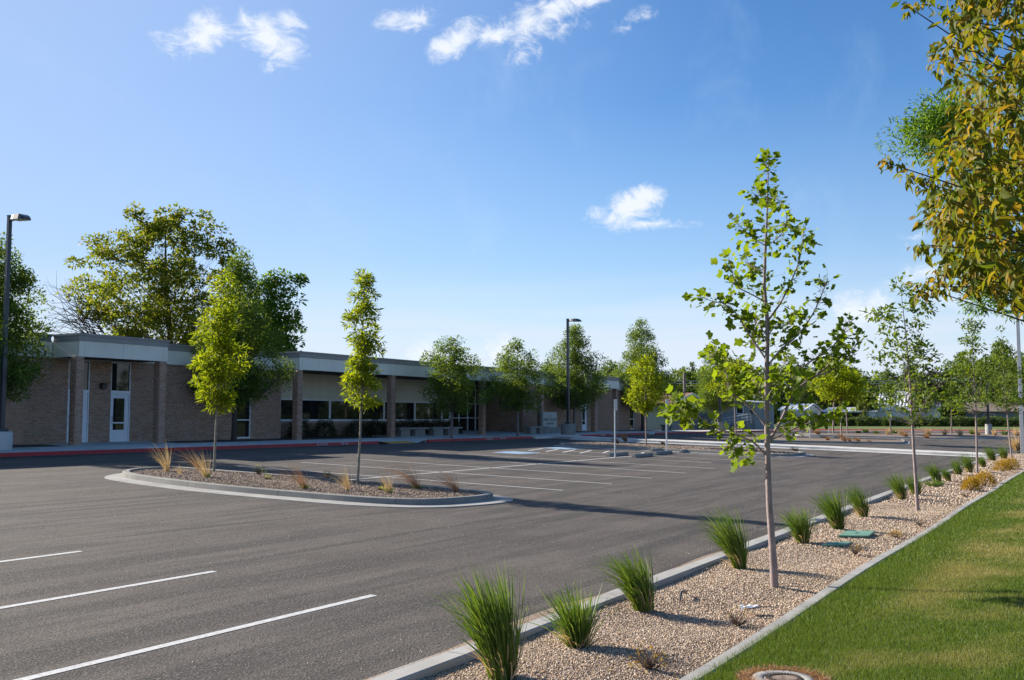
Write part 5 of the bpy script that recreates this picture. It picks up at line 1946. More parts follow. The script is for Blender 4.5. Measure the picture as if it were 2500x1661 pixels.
lamp_post('dark lamp post with one curved head at the left edge of the photo', (21.72, 33.28, float(G(21.7, 33.28)) + .15), 9.38, (0, -1), M_LAMPPOLE, block_mat=M_PATH, block_r=.36)
lamp_post('dark lamp post standing on a concrete drum near the monument sign', (62.5, 32.06, float(G(62.5, 32.06)) + .15), 9.1, (0, -1), M_LAMPPOLE, pole_w=.17, block_r=.5, block_h=.75)
lamp_post('dark lamp post standing on a concrete drum before the grey house', (95.9, 32.6, 1.1), 9.2, (0, -1), M_LAMPPOLE, pole_w=.18, block_r=.5, block_h=.75)
B = at(2497, 1106, .14)
dB = float(B[:2] @ FW)
lamp_post('tall pale lamp pole with two dark heads at the end of the gravel strip', B, zat(640, dB), (-RT[0], -RT[1]), M_POLE, pole_w=.20, block=False, zhead=zat(762, dB), heads=2)
B = at(2414, 1060, .12)
dB = float(B[:2] @ FW)
lamp_post('black lamp post on a pale round drum in the far bed', B, zat(880, dB), (0, -1), M_DARK, pole_w=.22, block_mat=M_CONC, block_r=.30, block_h=.95)


def sign_post(label, base, ztop, plate_h, mat_=M_GALV, plate=True):
    base = np.array(base, float)
    t = thing('parking_sign', base, label, 'sign', 'parking sign posts in the lot')
    x, y, z = base
    MB().tube([(x, y, z - .05), (x, y, ztop)], .035, 10).build('post', mat_, t)
    MB().lathe((x, y, z - .02), [(.08, 0), (.08, .025), (.05, .03)], 16).build('foot_plate', mat_, t)
    if plate:
        p = MB().box(x - .16, y - .045, ztop - plate_h, x + .16, y - .038, ztop + .02).build('sign_plate', mat_, t, bevel=.002)
        m = MB()
        for dz in (.08, plate_h - .1):
            m.box(x - .03, y - .05, ztop - dz, x + .03, y - .045, ztop - dz + .03)
        m.build('bolts', M_DARK, p, 'stuff')
    return t


for (px, py, ty, lab) in ((1502, 1117, 976, 'grey sign post at the left wheel stops, its plate seen almost edge on'), (1628, 1103, 976, 'grey sign post at the right wheel stops, its plate behind tulip leaves'),
                          (1978, 1073, 994, 'grey sign post standing in the third island'), (2024, 1060, 1003, 'grey sign post in front of the far red kerb')):
    B = at(px, py, 0)
    sign_post(lab, B, zat(ty, float(B[:2] @ FW)), .46)


def wheel_stop(label, u, v, length=2.05):
    z = float(G(u, v))
    t = thing('wheel_stop', (u + length / 2, v, z), label, 'wheel stop', 'concrete wheel stops at the stall ends')
    m = MB()
    x0, x1 = u, u + length
    prof = [(-.085, .0), (-.085, .06), (-.045, .155), (.045, .155), (.085, .06), (.085, .0)]
    vs = [(x0 + (.03 if h > .1 else 0), v + o, z + h) for o, h in prof] + [(x1 - (.03 if h > .1 else 0), v + o, z + h) for o, h in prof]
    fs = [tuple(reversed(range(6))), tuple(range(6, 12))] + [(i, (i + 1) % 6, 6 + (i + 1) % 6, 6 + i) for i in range(6)]
    m.add(vs, fs).build('stop_block', M_CONC_OLD, t, bevel=.012)
    m = MB()
    for e in (.3, length - .3):
        m.lathe((x0 + e, v, z + .15), [(.02, 0), (.02, .01)], 8)
    m.build('anchor_pins', M_DARK, t, 'stuff')


wheel_stop('concrete wheel stop left of the near sign post, rear of the two left stops', 40.75, 18.95)
wheel_stop('concrete wheel stop in front of the near sign post, nearest of all stops', 41.0, 17.85, 2.05)
wheel_stop('concrete wheel stop just left of the second sign post, in the front line', 44.25, 18.2)
wheel_stop('concrete wheel stop left of the second sign post, in the rear line', 47.1, 19.55)
wheel_stop('concrete wheel stop right of the second sign post', 47.6, 18.2)
for px, py, lab in ((2000, 1069, 'left of the two distant wheel stops beyond the third island'), (2036, 1070, 'right of the two distant wheel stops beyond the third island')):
    B = at(px, py, 0)
    wheel_stop(lab, B[0], B[1], 2.4)


def bench(label, x0, x1, v, z, h=.50):
    t = thing('stone_bench', ((x0 + x1) / 2, v, z), label, 'bench', 'exposed aggregate benches before the school')
    MB().box(x0, v - .3, z + h - .11, x1, v + .3, z + h).build('seat', M_CONC_OLD, t, bevel=.012)
    L = x1 - x0
    for a, b in ((.08, .38), (.56, .90)):
        MB().box(x0 + L * a, v - .22, z - .03, x0 + L * b, v + .22, z + h - .11).build('leg', M_CONC_OLD, t, bevel=.01)


bench('left stone bench before the dark bushes, right of the second recess column', 46.7, 49.6, 34.95, FLOOR - .02)
bench('right stone bench before the dark bushes, left of the glass entrance', 49.95, 53.2, 34.95, FLOOR - .02)
bench('stone bench beside the monument sign, under the fourth recess column', 59.9, 62.6, 33.9, 1.2)
bench('stone bench on the walk right of the tallest pear tree', 83.6, 86.2, 33.6, 1.2)
bench('stone bench before the grey gabled house, half behind tulip leaves', 92.6, 96.2, 35.4, 1.2)

# the monument sign
mz = float(G(63, 33.6)) + .14
ms = thing('monument_sign', (64.1, 34.2, mz), 'pale concrete monument sign with dark lettering beside the lamp post drum', 'sign')
mp_ = MB().box(63.0, 34.3, mz + .42, 65.1, 34.52, mz + 1.52).build('sign_slab', mat('cast_sign_stone', (.36, .36, .32), (.42, .42, .38), scale=8, rough=.85), ms, bevel=.015)
MB().box(62.6, 34.2, mz - .1, 65.9, 34.8, mz + .42).build('plinth', M_CONC_OLD, ms, bevel=.02)
M_INK = mat('dark_lettering', (.03, .034, .036), (.04, .044, .046), scale=4, rough=.6)
text_on('lettering', 'MAPLE GROVE', .30, (64.05, 34.296, mz + .98), (R(90), 0, 0), M_INK, mp_, .004)
text_on('lettering', 'ELEMENTARY', .19, (64.05, 34.296, mz + .70), (R(90), 0, 0), M_INK, mp_, .004)
MB().prism([(63.98, 34.292), (64.12, 34.292), (64.12, 34.302), (63.98, 34.302)], mz + 1.20, mz + 1.27).build('emblem', M_INK, mp_)

# ------------------------------------------------------------------ small things in the gravel and the lawn
def lid(label, corners, h, lip):
    P = [at(px, py, .11) for px, py in corners]
    z = P[0][2]
    c = np.mean(P, 0)
    t = thing('utility_box', (c[0], c[1], z), label, 'utility box')
    poly = [(p[0], p[1]) for p in P]
    MB().prism(poly, z + h - .028, z + h).build('cover', mat('green_plastic', (.10, .22, .155), (.13, .26, .185), scale=6, rough=.55, c3=(.17, .28, .21), scale3=9), t, bevel=.006)
    q = [(c[0] + (p[0] - c[0]) * .93, c[1] + (p[1] - c[1]) * .93) for p in P]
    MB().prism(q, z - .12, z + h - .03).build('box_rim', mat('dark_green_plastic', (.05, .12, .08), (.07, .15, .10), scale=6, rough=.6), t)
    d = MB()
    d.box(c[0] - .05, c[1] - .012, z + h, c[0] + .05, c[1] + .012, z + h + .006)
    d.build('lift_slot', M_DARK, t)
    return t


lid('raised pale green utility lid with pebbles on it, in the gravel', [(2046, 1314), (2121, 1317), (2137, 1303.5), (2066, 1302)], .05, .02)
lid('flush darker green utility lid lying half in shade, nearer the tulip tree', [(2006, 1333), (2064, 1334), (2080, 1327), (2022, 1326)], .022, .02)
B = at(1830, 1489, .12)
t = thing('paper_litter', B, 'crumpled white paper lying in the gravel right of the brown dwarf shrub', 'litter')
rp = np.random.default_rng(8)
gx = np.linspace(-.10, .10, 6)
vs, fs = [], []
for i, a in enumerate(gx):
    for j, b in enumerate(np.linspace(-.05, .06, 4)):
        vs.append((B[0] + a * RT[0] + b * FW[0] * 1.4, B[1] + a * RT[1] + b * FW[1] * 1.4, B[2] + .012 + abs(.03 * math.sin(i * 1.7 + j)) + rp.uniform(0, .012)))
for i in range(5):
    for j in range(3):
        a = i * 4 + j
        fs.append((a, a + 4, a + 5, a + 1))
pp = MB().add(vs, fs).build('paper_sheet', mat('white_paper', (.75, .75, .76), (.8, .8, .8), scale=5, rough=.8), t)
sm = pp.modifiers.new('thick', 'SOLIDIFY')
sm.thickness = .002
a, b = at(1822, 1494, .135), at(1900, 1485, .135)
tag(MB().tube([a + np.array([0, 0, .03]), (a + b) / 2 + np.array([0, 0, .035]), b + np.array([0, 0, .012])], [.006, .0065, .004], 6).build('dead_stick', M_TWIG, None, origin=a), 'thin dark stick lying across the white paper litter', 'stick')
a, b, c = at(1660, 1462, .105), at(1664, 1455, .12), at(1676, 1449, .11)
tag(MB().tube([a - np.array([0, 0, .02]), b + np.array([0, 0, .045]), (b + c) / 2 + np.array([0, 0, .045]), c], .011, 8).build('drip_tube', M_DARK, None, origin=a), 'short black drip tube poking out of the gravel near the tulip tree', 'irrigation tube')

mx, my = 7.70, 2.16
mzz = float(lawn_z(mx, my)) + .02
mc = thing('valve_cover', (mx, my, mzz), 'round concrete valve cover with an iron lid set in the lawn at the bottom edge', 'manhole')
MB().lathe((mx, my, mzz - .15), [(.24, 0), (.24, .145), (.228, .165), (.152, .165), (.145, .155)], 36).build('concrete_collar', M_CONC, mc)
m_iron = mat('rusty_iron', (.13, .085, .06), (.20, .14, .105), scale=14, rough=.75, c3=(.28, .22, .18), scale3=20)
ld = MB().lathe((mx, my, mzz - .02), [(.143, 0), (.143, .028), (.137, .034)], 32).build('iron_lid', m_iron, mc)
m = MB()
for k in range(36):
    a = 2 * math.pi * k / 36
    ca, sa = math.cos(a), math.sin(a)
    m.hexa([(mx + ca * .10 - sa * .006, my + sa * .10 + ca * .006, mzz + .012), (mx + ca * .10 + sa * .006, my + sa * .10 - ca * .006, mzz + .012), (mx + ca * .134 + sa * .008, my + sa * .134 - ca * .008, mzz + .012), (mx + ca * .134 - sa * .008, my + sa * .134 + ca * .008, mzz + .012)],
           [(mx + ca * .102 - sa * .005, my + sa * .102 + ca * .005, mzz + .024), (mx + ca * .102 + sa * .005, my + sa * .102 - ca * .005, mzz + .024), (mx + ca * .132 + sa * .007, my + sa * .132 - ca * .007, mzz + .024), (mx + ca * .132 - sa * .007, my + sa * .132 + ca * .007, mzz + .024)])
m.build('lid_ribs', mat('dark_iron', (.06, .045, .038), (.09, .07, .06), scale=14, rough=.7), ld, 'stuff')
rd_ = np.random.default_rng(12)
n = 1600
az = rd_.uniform(0, 6.28, n)
r = rd_.uniform(.245, .32, n)
rt_ = np.stack([r * np.cos(az), r * np.sin(az), np.full(n, -.01)], -1)
d = rd_.normal(size=(n, 3)) * .6
d[:, 2] = .8
d /= np.linalg.norm(d, axis=1, keepdims=True)
dg = thing('dry_grass_ring', (mx, my, mzz), 'ring of dead russet grass round the concrete valve cover', 'dead grass')
link('blades', blades_mesh('blades', rt_, d, rd_.uniform(.04, .11, n), np.full(n, .005), rd_.uniform(.2, .8, n), WIND * .1, rd_, M_RUST, 4), dg, 'stuff')

# ------------------------------------------------------------------ beyond the lot
M_GREYWALL = mat('grey_lap_siding', (.23, .245, .245), (.27, .285, .28), scale=1.5, rough=.8)
M_SHINGLE = mat('red_brown_shingle', (.17, .085, .065), (.24, .13, .10), scale=6, rough=.9, stretch=(1, 1, 4))
M_BROWNROOF = mat('brown_shingle', (.13, .105, .085), (.18, .15, .125), scale=6, rough=.9)
M_TIN = mat('ribbed_tin', (.62, .63, .66), (.72, .73, .76), scale=1.2, rough=.5)
M_PALEWALL = mat('pale_metal_wall', (.50, .52, .55), (.58, .60, .62), scale=1.5, rough=.6)
M_TRIM = mat('pale_trim', (.50, .52, .50), (.58, .60, .58), scale=3, rough=.7)
M_BAY_SHADE = mat('painted_bay_shade', (.008, .008, .009), (.012, .012, .013), scale=2, rough=.9)  # near-black colour standing in for the shade inside a shed bay


def house(name, label, cat, corner, du, dv, z0, ze, zr, ridge, wallm, roofm, over=.35, boards=0.0, group=None):
    """Gabled building: ridge along 'u' or 'v'; corner is its least u, least v corner."""
    x0, y0 = corner
    x1, y1 = x0 + du, y0 + dv
    t = thing(name, ((x0 + x1) / 2, (y0 + y1) / 2, z0), label, cat, group)
    m = MB()
    if ridge == 'v':
        xm = (x0 + x1) / 2
        m.add([(x0, y0, z0), (x1, y0, z0), (x1, y1, z0), (x0, y1, z0), (x0, y0, ze), (x1, y0, ze), (x1, y1, ze), (x0, y1, ze), (xm, y0, zr), (xm, y1, zr)],
              [(0, 1, 5, 8, 4), (1, 2, 6, 5), (2, 3, 7, 9, 6), (3, 0, 4, 7)])
    else:
        ym = (y0 + y1) / 2
        m.add([(x0, y0, z0), (x1, y0, z0), (x1, y1, z0), (x0, y1, z0), (x0, y0, ze), (x1, y0, ze), (x1, y1, ze), (x0, y1, ze), (x0, ym, zr), (x1, ym, zr)],
              [(0, 1, 5, 4), (1, 2, 6, 9, 5), (2, 3, 7, 6), (3, 0, 4, 8, 7)])
    m.build('wall', wallm, t)
    rf = MB()
    th = .14
    if ridge == 'v':
        k = (zr - ze) / (du / 2)
        for sx, xe in ((-1, x0 - over), (1, x1 + over)):
            zo = ze - k * over
            P = [(xe, y0 - over, zo + .02), (xm, y0 - over, zr + .02), (xm, y1 + over, zr + .02), (xe, y1 + over, zo + .02)]
            if sx > 0:
                P = [P[1], P[0], P[3], P[2]]
            rf.hexa(P, [(p[0], p[1], p[2] + th) for p in P])
    else:
        k = (zr - ze) / (dv / 2)
        for sy, ye in ((-1, y0 - over), (1, y1 + over)):
            zo = ze - k * over
            P = [(x0 - over, ye, zo + .02), (x1 + over, ye, zo + .02), (x1 + over, ym, zr + .02), (x0 - over, ym, zr + .02)]
            if sy > 0:
                P = [P[3], P[2], P[1], P[0]]
            rf.hexa(P, [(p[0], p[1], p[2] + th) for p in P])
    r = rf.build('roof', roofm, t)
    return t, r


def trim_gable(t, x0, x1, y, ze, zr, over=.35):
    xm = (x0 + x1) / 2
    k = (zr - ze) / ((x1 - x0) / 2)
    for s, xe in ((-1, x0 - over), (1, x1 + over)):
        m = MB()
        a, b = (xe, ze - k * over), (xm, zr)
        m.hexa([(a[0], y - over - .03, a[1] - .08), (b[0], y - over - .03, b[1] - .08), (b[0], y - over + .02, b[1] - .08), (a[0], y - over + .02, a[1] - .08)],
               [(a[0], y - over - .03, a[1] + .18), (b[0], y - over - .03, b[1] + .18), (b[0], y - over + .02, b[1] + .18), (a[0], y - over + .02, a[1] + .18)])
        m.build('barge_board', M_TRIM, t)


def wall_window(t, x, y, w, z0, z1, axis):
    """Window in a wall that faces -x ('v': runs along y) or -y ('u')."""
    fr, f = MB(), .09
    if axis == 'v':
        for (a, b, c, d) in ((y, y + f, z0, z1), (y + w - f, y + w, z0, z1), (y + f, y + w - f, z0, z0 + f), (y + f, y + w - f, z1 - f, z1)):
            fr.box(x - .06, a, c, x - .002, b, d)
        w_ = fr.build('window', M_FRAME, t)
        MB().box(x - .03, y + f, z0 + f, x - .004, y + w - f, z1 - f).build('pane', M_GLASS, w_)
    else:
        for (a, b, c, d) in ((x, x + f, z0, z1), (x + w - f, x + w, z0, z1), (x + f, x + w - f, z0, z0 + f), (x + f, x + w - f, z1 - f, z1)):
            fr.box(a, y - .06, c, b, y - .002, d)
        w_ = fr.build('window', M_FRAME, t)
        MB().box(x + f, y - .03, z0 + f, x + w - f, y - .004, z1 - f).build('pane', M_GLASS, w_)


# the grey house: gable towards the street, ridge running away from it
hu, hv = far(1640, 112)
zr_, ze_ = zat(961, 114), zat(986, 112)
gh, gr = house('grey_house', 'grey single storey house with a red brown gabled roof right of the school', 'house', (hu, hv), 11.0, 9.0, .9, ze_, zr_, 'v', M_GREYWALL, M_SHINGLE)
trim_gable(gh, hu, hu + 11, hv, ze_, zr_)
wall_window(gh, hu, hv + 3.0, 2.3, zat(1019, 112), zat(1004, 112), 'v')
wall_window(gh, hu + 4.2, hv, 1.2, zat(1019, 113), zat(1003, 113), 'u')
MB().tube([(hu + 3.2, hv + 1.8, zat(978, 114)), (hu + 3.2, hv + 1.8, zat(938, 114))], .05, 8).build('vent_pipe', M_GALV, gh)
b2u, b2v = far(1768, 118)
pt_, pr_ = house('portable_classroom', 'low grey blue classroom with a ramp, right of the broad pear tree', 'building', (b2u, b2v - 3.6), 7.5, 7.2, .9, zat(984, 118), zat(978, 118), 'u', M_GREYWALL, M_TIN, over=.3)
wall_window(pt_, b2u, b2v - 2.25, .9, zat(1011, 118), zat(993, 118), 'v')
MB().box(b2u - .10, b2v - 3.3, zat(1012, 118), b2u - .01, b2v - 3.05, zat(1000, 118)).build('wall_lamp', M_DARK, pt_)
MB().tube([(b2u + 1, b2v - 3.2, zat(980, 118)), (b2u + 1, b2v - 3.2, zat(958, 118))], .05, 8).build('vent_pipe', M_GALV, pt_)
rmp = thing('access_ramp', (b2u - 1.5, b2v - 1, .95), 'sloping access ramp with galvanised rails before the grey blue classroom', 'ramp')
za, zb_ = 1.0, 1.75
y0, y1 = b2v + .8, b2v - 3.4
MB().hexa([(b2u - 2.4, y0, .8), (b2u - 2.4, y1, .8), (b2u - 1.0, y1, .8), (b2u - 1.0, y0, .8)], [(b2u - 2.4, y0, za), (b2u - 2.4, y1, zb_), (b2u - 1.0, y1, zb_), (b2u - 1.0, y0, za)]).build('deck', M_CONC_OLD, rmp)
for xx in (b2u - 2.4, b2u - 1.0):
    for k, hh in enumerate((.35, .65, 1.0)):
        MB().tube([(xx, y0, za + hh), (xx, y1, zb_ + hh)], .03, 6).build('rail', M_GALV, rmp)
    for k in range(5):
        f = k / 4
        yy, zz = y0 + (y1 - y0) * f, za + (zb_ - za) * f
        MB().tube([(xx, yy, zz - .1), (xx, yy, zz + 1.0)], .03, 6).build('rail_post', M_GALV, rmp)

# hedge behind the far lawn: a long clipped box of leaves
hd = thing('hedge', (133.5, 12, .9), 'long clipped dark green hedge behind the far lawn strip', 'hedge')
rh = np.random.default_rng(31)
n = 26000
v = rh.uniform(-16, 36, n)
top = 2.22 + .10 * np.sin(v * 1.7) + .06 * np.sin(v * 4.1)
face = rh.random(n)
p = np.empty((n, 3))
bul = .18 * np.sin(v * 2.3) + .12 * np.sin(v * 5.9 + 1)
p[:, 1] = v
onf = face < .62
p[:, 0] = np.where(onf, 132.9 + bul + rh.normal(size=n) * .12, rh.uniform(132.9, 134.3, n))
p[:, 2] = np.where(onf, .9 + (top - .9) * rh.random(n), top + rh.normal(size=n) * .07)
M = frames(np.where(onf[:, None], np.array([-.6, 0, .6]), np.array([0, 0, 1.0])), np.tile(np.array([-.6, .2, .6]), (n, 1)), rh, .6)
link('hedge_leaves', leaf_mesh('hedge_leaves', p - np.array(wl(hd)), np.full((n, 1, 1), .17), M, LEAF_OVAL, L_HEDGE, rh), hd, 'stuff')
MB().box(133.2, -16, .7, 134.2, 36, 2.05).build('hedge_core', L_BUSH, hd)


def rib_roof(t, P, n, name='roof'):
    """A ribbed metal slope on the four points (eave left, eave right, ridge right, ridge left)."""
    P = [np.array(p, float) for p in P]
    nrm = np.cross(P[1] - P[0], P[3] - P[0])
    nrm /= np.linalg.norm(nrm)
    if nrm[2] < 0:
        nrm = -nrm
    r = MB().hexa([tuple(p) for p in P], [tuple(p + nrm * .05) for p in P]).build(name, M_TIN, t)
    m = MB()
    for k in range(n + 1):
        f = k / n
        a, b = P[0] + (P[1] - P[0]) * f, P[3] + (P[2] - P[3]) * f
        s = (P[1] - P[0]) / np.linalg.norm(P[1] - P[0]) * .05
        m.hexa([tuple(a - s + nrm * .05), tuple(a + s + nrm * .05), tuple(b + s + nrm * .05), tuple(b - s + nrm * .05)], [tuple(a - s * .5 + nrm * .13), tuple(a + s * .5 + nrm * .13), tuple(b + s * .5 + nrm * .13), tuple(b - s * .5 + nrm * .13)])
    m.build('roof_ribs', M_TIN, r, 'stuff')


def shed(name, label, cat, px0, px1, depth, y_wall_top, y_roof_top, deep, shade_span=None):
    """Long low building facing -u: wall with a ribbed roof slope towards us."""
    a = np.array(far(px0, depth))
    u = a[0]
    k0, k1 = (px0 - 1250) / FPX, (px1 - 1250) / FPX
    def vv(k):
        return u * (RT[0] - k * FW[0]) / (k * FW[1] - RT[1])
    v0, v1 = vv(k1), vv(k0)
    zw, zt_ = zat(y_wall_top, depth), zat(y_roof_top, depth + deep)
    t = thing(name, (u + deep / 2, (v0 + v1) / 2, .8), label, cat)
    MB().box(u, v0, .6, u + deep * 2, v1, zw).build('wall', M_PALEWALL, t)
    rib_roof(t, [(u - .3, v1 + .3, zw + .02), (u - .3, v0 - .3, zw + .02), (u + deep, v0 - .3, zt_), (u + deep, v1 + .3, zt_)], max(4, int((v1 - v0) / .45)))
    rib_roof(t, [(u + 2 * deep + .3, v0 - .3, zw + .02), (u + 2 * deep + .3, v1 + .3, zw + .02), (u + deep, v1 + .3, zt_), (u + deep, v0 - .3, zt_)], max(4, int((v1 - v0) / .45)))
    m = MB()
    g0 = np.array([(u, v0, zw), (u + 2 * deep, v0, zw), (u + deep, v0, zt_)])
    m.add([tuple(p + np.array([0, .02, 0])) for p in g0] + [tuple(p + np.array([0, .1, 0])) for p in g0], [(0, 1, 2), (5, 4, 3), (0, 3, 4, 1), (1, 4, 5, 2), (2, 5, 3, 0)])
    m.build('gable', M_PALEWALL, t)
    if shade_span:
        kx0, kx1 = (shade_span[0] - 1250) / FPX, (shade_span[1] - 1250) / FPX
        MB().box(u - .04, vv(kx1), .7, u + .05, vv(kx0), zw - .12).build('bay_shade_panel', M_BAY_SHADE, t)  # dark panel on the solid wall, painted as the shade of an open bay
    return t


shed('metal_shed', 'small pale metal shed with ribbed roof behind the right limbs of the near tulip tree', 'shed', 1903, 1960, 150, 1003, 987, 5)
shed('long_shed', 'long low white roofed shed with dark open bays, left of the tin barn', 'shed', 2010, 2134, 152, 1006, 996, 5, (2022, 2097))
# tin barn: two roof pitches over a low wall
bu, bv1 = far(2133, 150)
bv0 = bv1 - 9.0
barn = thing('tin_barn', (bu + 5, (bv0 + bv1) / 2, .8), 'tall pale barn with a ribbed two pitched tin roof behind the hedge', 'barn')
zw, zm_, zt_ = zat(1003, 150), zat(967, 152), zat(957, 154)
MB().box(bu, bv0, .6, bu + 12, bv1, zw).build('wall', M_PALEWALL, barn)
rib_roof(barn, [(bu - .3, bv1, zw), (bu - .3, bv0, zw), (bu + 2.2, bv0, zm_), (bu + 2.2, bv1, zm_)], 20)
rib_roof(barn, [(bu + 2.2, bv1, zm_ + .12), (bu + 2.2, bv0, zm_ + .12), (bu + 6, bv0, zt_), (bu + 6, bv1, zt_)], 20)
rib_roof(barn, [(bu + 12.3, bv0, zw), (bu + 12.3, bv1, zw), (bu + 6, bv1, zt_), (bu + 6, bv0, zt_)], 20)
for yy in (bv0 + .05, bv1 - .12):
    MB().add([(bu, yy, zw), (bu + 12, yy, zw), (bu + 6, yy, zt_), (bu + 2.2, yy, zm_)] + [(bu, yy + .08, zw), (bu + 12, yy + .08, zw), (bu + 6, yy + .08, zt_), (bu + 2.2, yy + .08, zm_)], [(0, 1, 2, 3), (7, 6, 5, 4), (0, 4, 5, 1), (1, 5, 6, 2), (2, 6, 7, 3), (3, 7, 4, 0)]).build('gable', M_PALEWALL, barn)
# house with the brown roof at the right
ru, rv = far(2462, 150)
rv1 = far(2366, 150)[1]
rh_, rr_ = house('brown_roofed_house', 'low grey house with a brown shingle roof behind the hedge at the right', 'house', (ru, rv - 6), 12, rv1 - rv + 7, .8, zat(1005, 150), zat(984, 156), 'v', M_GREYWALL, M_BROWNROOF, over=.5)
wall_window(rh_, ru, rv1 - 3.0, 1.5, zat(1018, 150), zat(1009, 150), 'v')

# utility pole and its wires
pu, pv = far(1671, 135)
up = thing('utility_pole', (pu, pv, 1), 'bare wooden utility pole rising behind the grey house', 'utility pole')
MB().tube([(pu, pv, .6), (pu, pv, zat(910, 135))], [.24, .17], 10).build('pole', M_BARK, up)
for k, yy in enumerate((930, 936)):
    z = zat(yy, 135)
    MB().tube([(pu - 2, pv + 38, z + .3), (pu - 1, pv + 18, z - .25), (pu, pv, z), (pu + 8, pv - 18, z - .3), (pu + 14, pv - 34, z + .2)], .03, 5).build('wire', M_GALV, up)
MB().tube([(pu, pv, zat(945, 135)), (pu - .6, pv - 1.2, zat(942, 135)), (pu - .9, pv - 2.0, zat(947, 135))], .03, 6).build('lamp_arm', M_DARK, up)

# young trees in the far beds
proto = tree('ash_tree', 'young yellow green tree with a thin trunk at the left end of the third island', 'tree', at(1796, 1077, .1), zat(898, 74), 3.0, 1.35, OVAL, 95, 44, .40, .27, LEAF_LONG, L_ASH, M_BARK_PALE, 71, 'young trees in the far beds', .055, lift=1.2)
for px, py, ty, lab, w in ((2054, 1076, 905, 'young yellow green tree in the third island, behind a tulip tree limb', 1.35), (2036, 1058, 880, 'tall young yellow green tree in the far bed, behind the third island trees', 1.3), (2068, 1058, 900, 'young yellow green tree just right of its taller neighbour in the far bed', 1.2), ):
    B = at(px, py, .1)
    h = zat(ty, float(B[:2] @ FW)) - B[2]
    hp = zat(898, 74) - proto.location.z
    copy_tree(proto, B, (h / hp * w * .85, h / hp * w * .85, h / hp), lab, rz=px * .1)
B = at(2176, 1063, .1)
pr2 = tree('young_tree', 'small dull green tree in the far bed, just left of the second strip tree', 'tree', B, zat(925, float(B[:2] @ FW)), 2.6, .62, OVAL, 38, 26, .28, .2, LEAF_OVAL, L_OPEN, M_BARK, 72, 'small trees in the far bed', .06)
B = at(2324, 1059, .1)
copy_tree(pr2, B, (1.15, 1.15, .95), 'small dull green tree in the far bed, between the second and third strip trees', rz=1.0)


# trees beyond: each its own, copied from a few kinds
FZ = 1.0


def wood(px, depth, top, width, src, label, rz=0.0):
    u, v = far(px, depth)
    h = zat(top, depth) - FZ
    w = width / FPX * depth
    o, oh, ow = src
    return copy_tree(o, (u, v, FZ), (w / ow, w / ow, h / oh), label, rz)


GW = 'trees beyond the parking lot'


def first(px, depth, top, width, label, seed, prof, leafmat, n=170, lpc=52, clear=.12, bark=M_BARK_DARK, tmpl=LEAF_OVAL, ls=.44, cr=.10, squash=.75, droop=0.0, name='woodland_tree'):
    u, v = far(px, depth)
    zt_ = zat(top, depth)
    w = width / FPX * depth
    o = tree(name, label, 'tree', (u, v, FZ), zt_, (zt_ - FZ) * clear, w / 2, prof, n, lpc, w * cr, ls, tmpl, leafmat, bark, seed, GW, .30, rough=.3, squash=squash, limbs=.3, droop=droop)
    return o, zt_ - FZ, w


A = first(1660, 175, 905, 130, 'mid green round tree behind the grey house, left of the utility pole', 81, ROUND, L_MIDWOOD)
Dk = first(1885, 170, 892, 120, 'dark round tree behind the near tulip tree trunk, on its right', 82, ROUND, L_DARKWOOD)
Cn = first(2030, 165, 862, 75, 'dark pointed conifer above the small metal shed', 83, CONIC, L_DARKWOOD, clear=.05, name='conifer_tree')
wood(1715, 185, 902, 120, A, 'mid green tree right of the utility pole', .7)
wood(1590, 180, 912, 110, Dk, 'dark tree between the tallest pear and the utility pole', 1.4)
wood(1495, 165, 890, 110, A, 'fresh green tree over the right end of the school roof', 2.0)
wood(1692, 190, 885, 50, Cn, 'small dark spruce top right of the utility pole', .3)
wood(1790, 160, 880, 110, A, 'green tree left of the near tulip tree trunk', 2.6)
wood(1835, 150, 905, 90, A, 'lower green tree right behind the classroom roof', 3.1)
wood(1950, 180, 885, 110, Dk, 'dark tree behind the metal shed', 3.7)
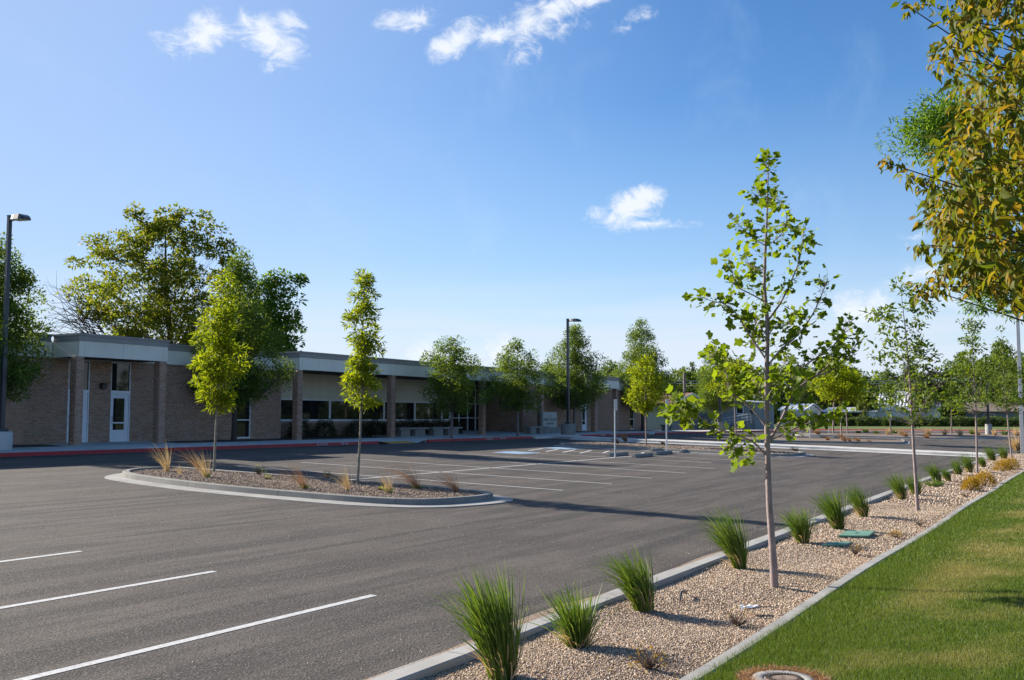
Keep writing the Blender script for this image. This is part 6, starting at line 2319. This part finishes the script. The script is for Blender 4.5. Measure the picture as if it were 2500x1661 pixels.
wood(1985, 165, 940, 85, Dk, 'low dark tree between the two sheds', 4.4)
wood(2080, 185, 900, 120, Dk, 'dark tree right of the pointed conifer', 5.0)
wood(2160, 190, 908, 100, A, 'mid green tree above the tin barn roof', 5.5)
wood(2222, 185, 868, 75, Cn, 'dark pointed conifer above the second strip tree', 1.0)
PurpleT = first(2275, 148, 905, 130, 'broad dark purple leaved tree right of the tin barn', 84, ROUND, L_PURPLE, clear=.04, n=170)
Wil = first(2116, 150, 950, 44, 'small weeping light green tree left of the tin barn', 85, OVAL, L_WILLOW, clear=.02, n=70, lpc=40, tmpl=LEAF_LONG, ls=.6, droop=1.3, squash=1.6, name='willow_tree')
wood(2345, 165, 870, 110, A, 'olive tree behind the third strip tree', .4)
wood(2400, 180, 880, 110, Dk, 'dark tree left of the farthest strip tree', 2.2)
wood(2450, 165, 848, 115, A, 'tall mid green tree behind the farthest strip tree', 3.3)
wood(2510, 155, 870, 110, A, 'mid green tree at the right edge behind the lamp pole', 4.1)
wood(2560, 160, 890, 130, Dk, 'dark tree just outside the right edge', 4.9)
wood(1340, 160, 888, 80, A, 'pale green tree top just over the school roof, left of the middle lamp', 1.9)
wood(2430, 190, 905, 130, Dk, 'dark tree behind the brown roofed house', 5.2)
wood(1760, 200, 900, 130, Dk, 'dark tree far behind the broad pear tree', 2.9)
wood(1540, 200, 905, 120, Dk, 'dark tree far behind the tallest pear', .2)
# far-off wood closing the horizon
rw = np.random.default_rng(55)
n = 76000
ang = rw.uniform(R(-85), R(60), n)
dist = rw.uniform(235, 262, n)
hh = 6.5 + 2.2 * np.sin(ang * 60) + 1.5 * np.sin(ang * 137 + 1) + 1.0 * np.sin(ang * 311)
p = np.stack([dist * np.cos(ang), dist * np.sin(ang), .6 + hh * rw.random(n) ** .7], -1)
M = rand_frames(n, rw)
tag(link('distant_wood', leaf_mesh('distant_wood', p, np.full((n, 1, 1), 1.15), M, LEAF_OVAL, L_DARKWOOD, rw), None, 'stuff'), 'far belt of dark trees along the horizon', 'wood')
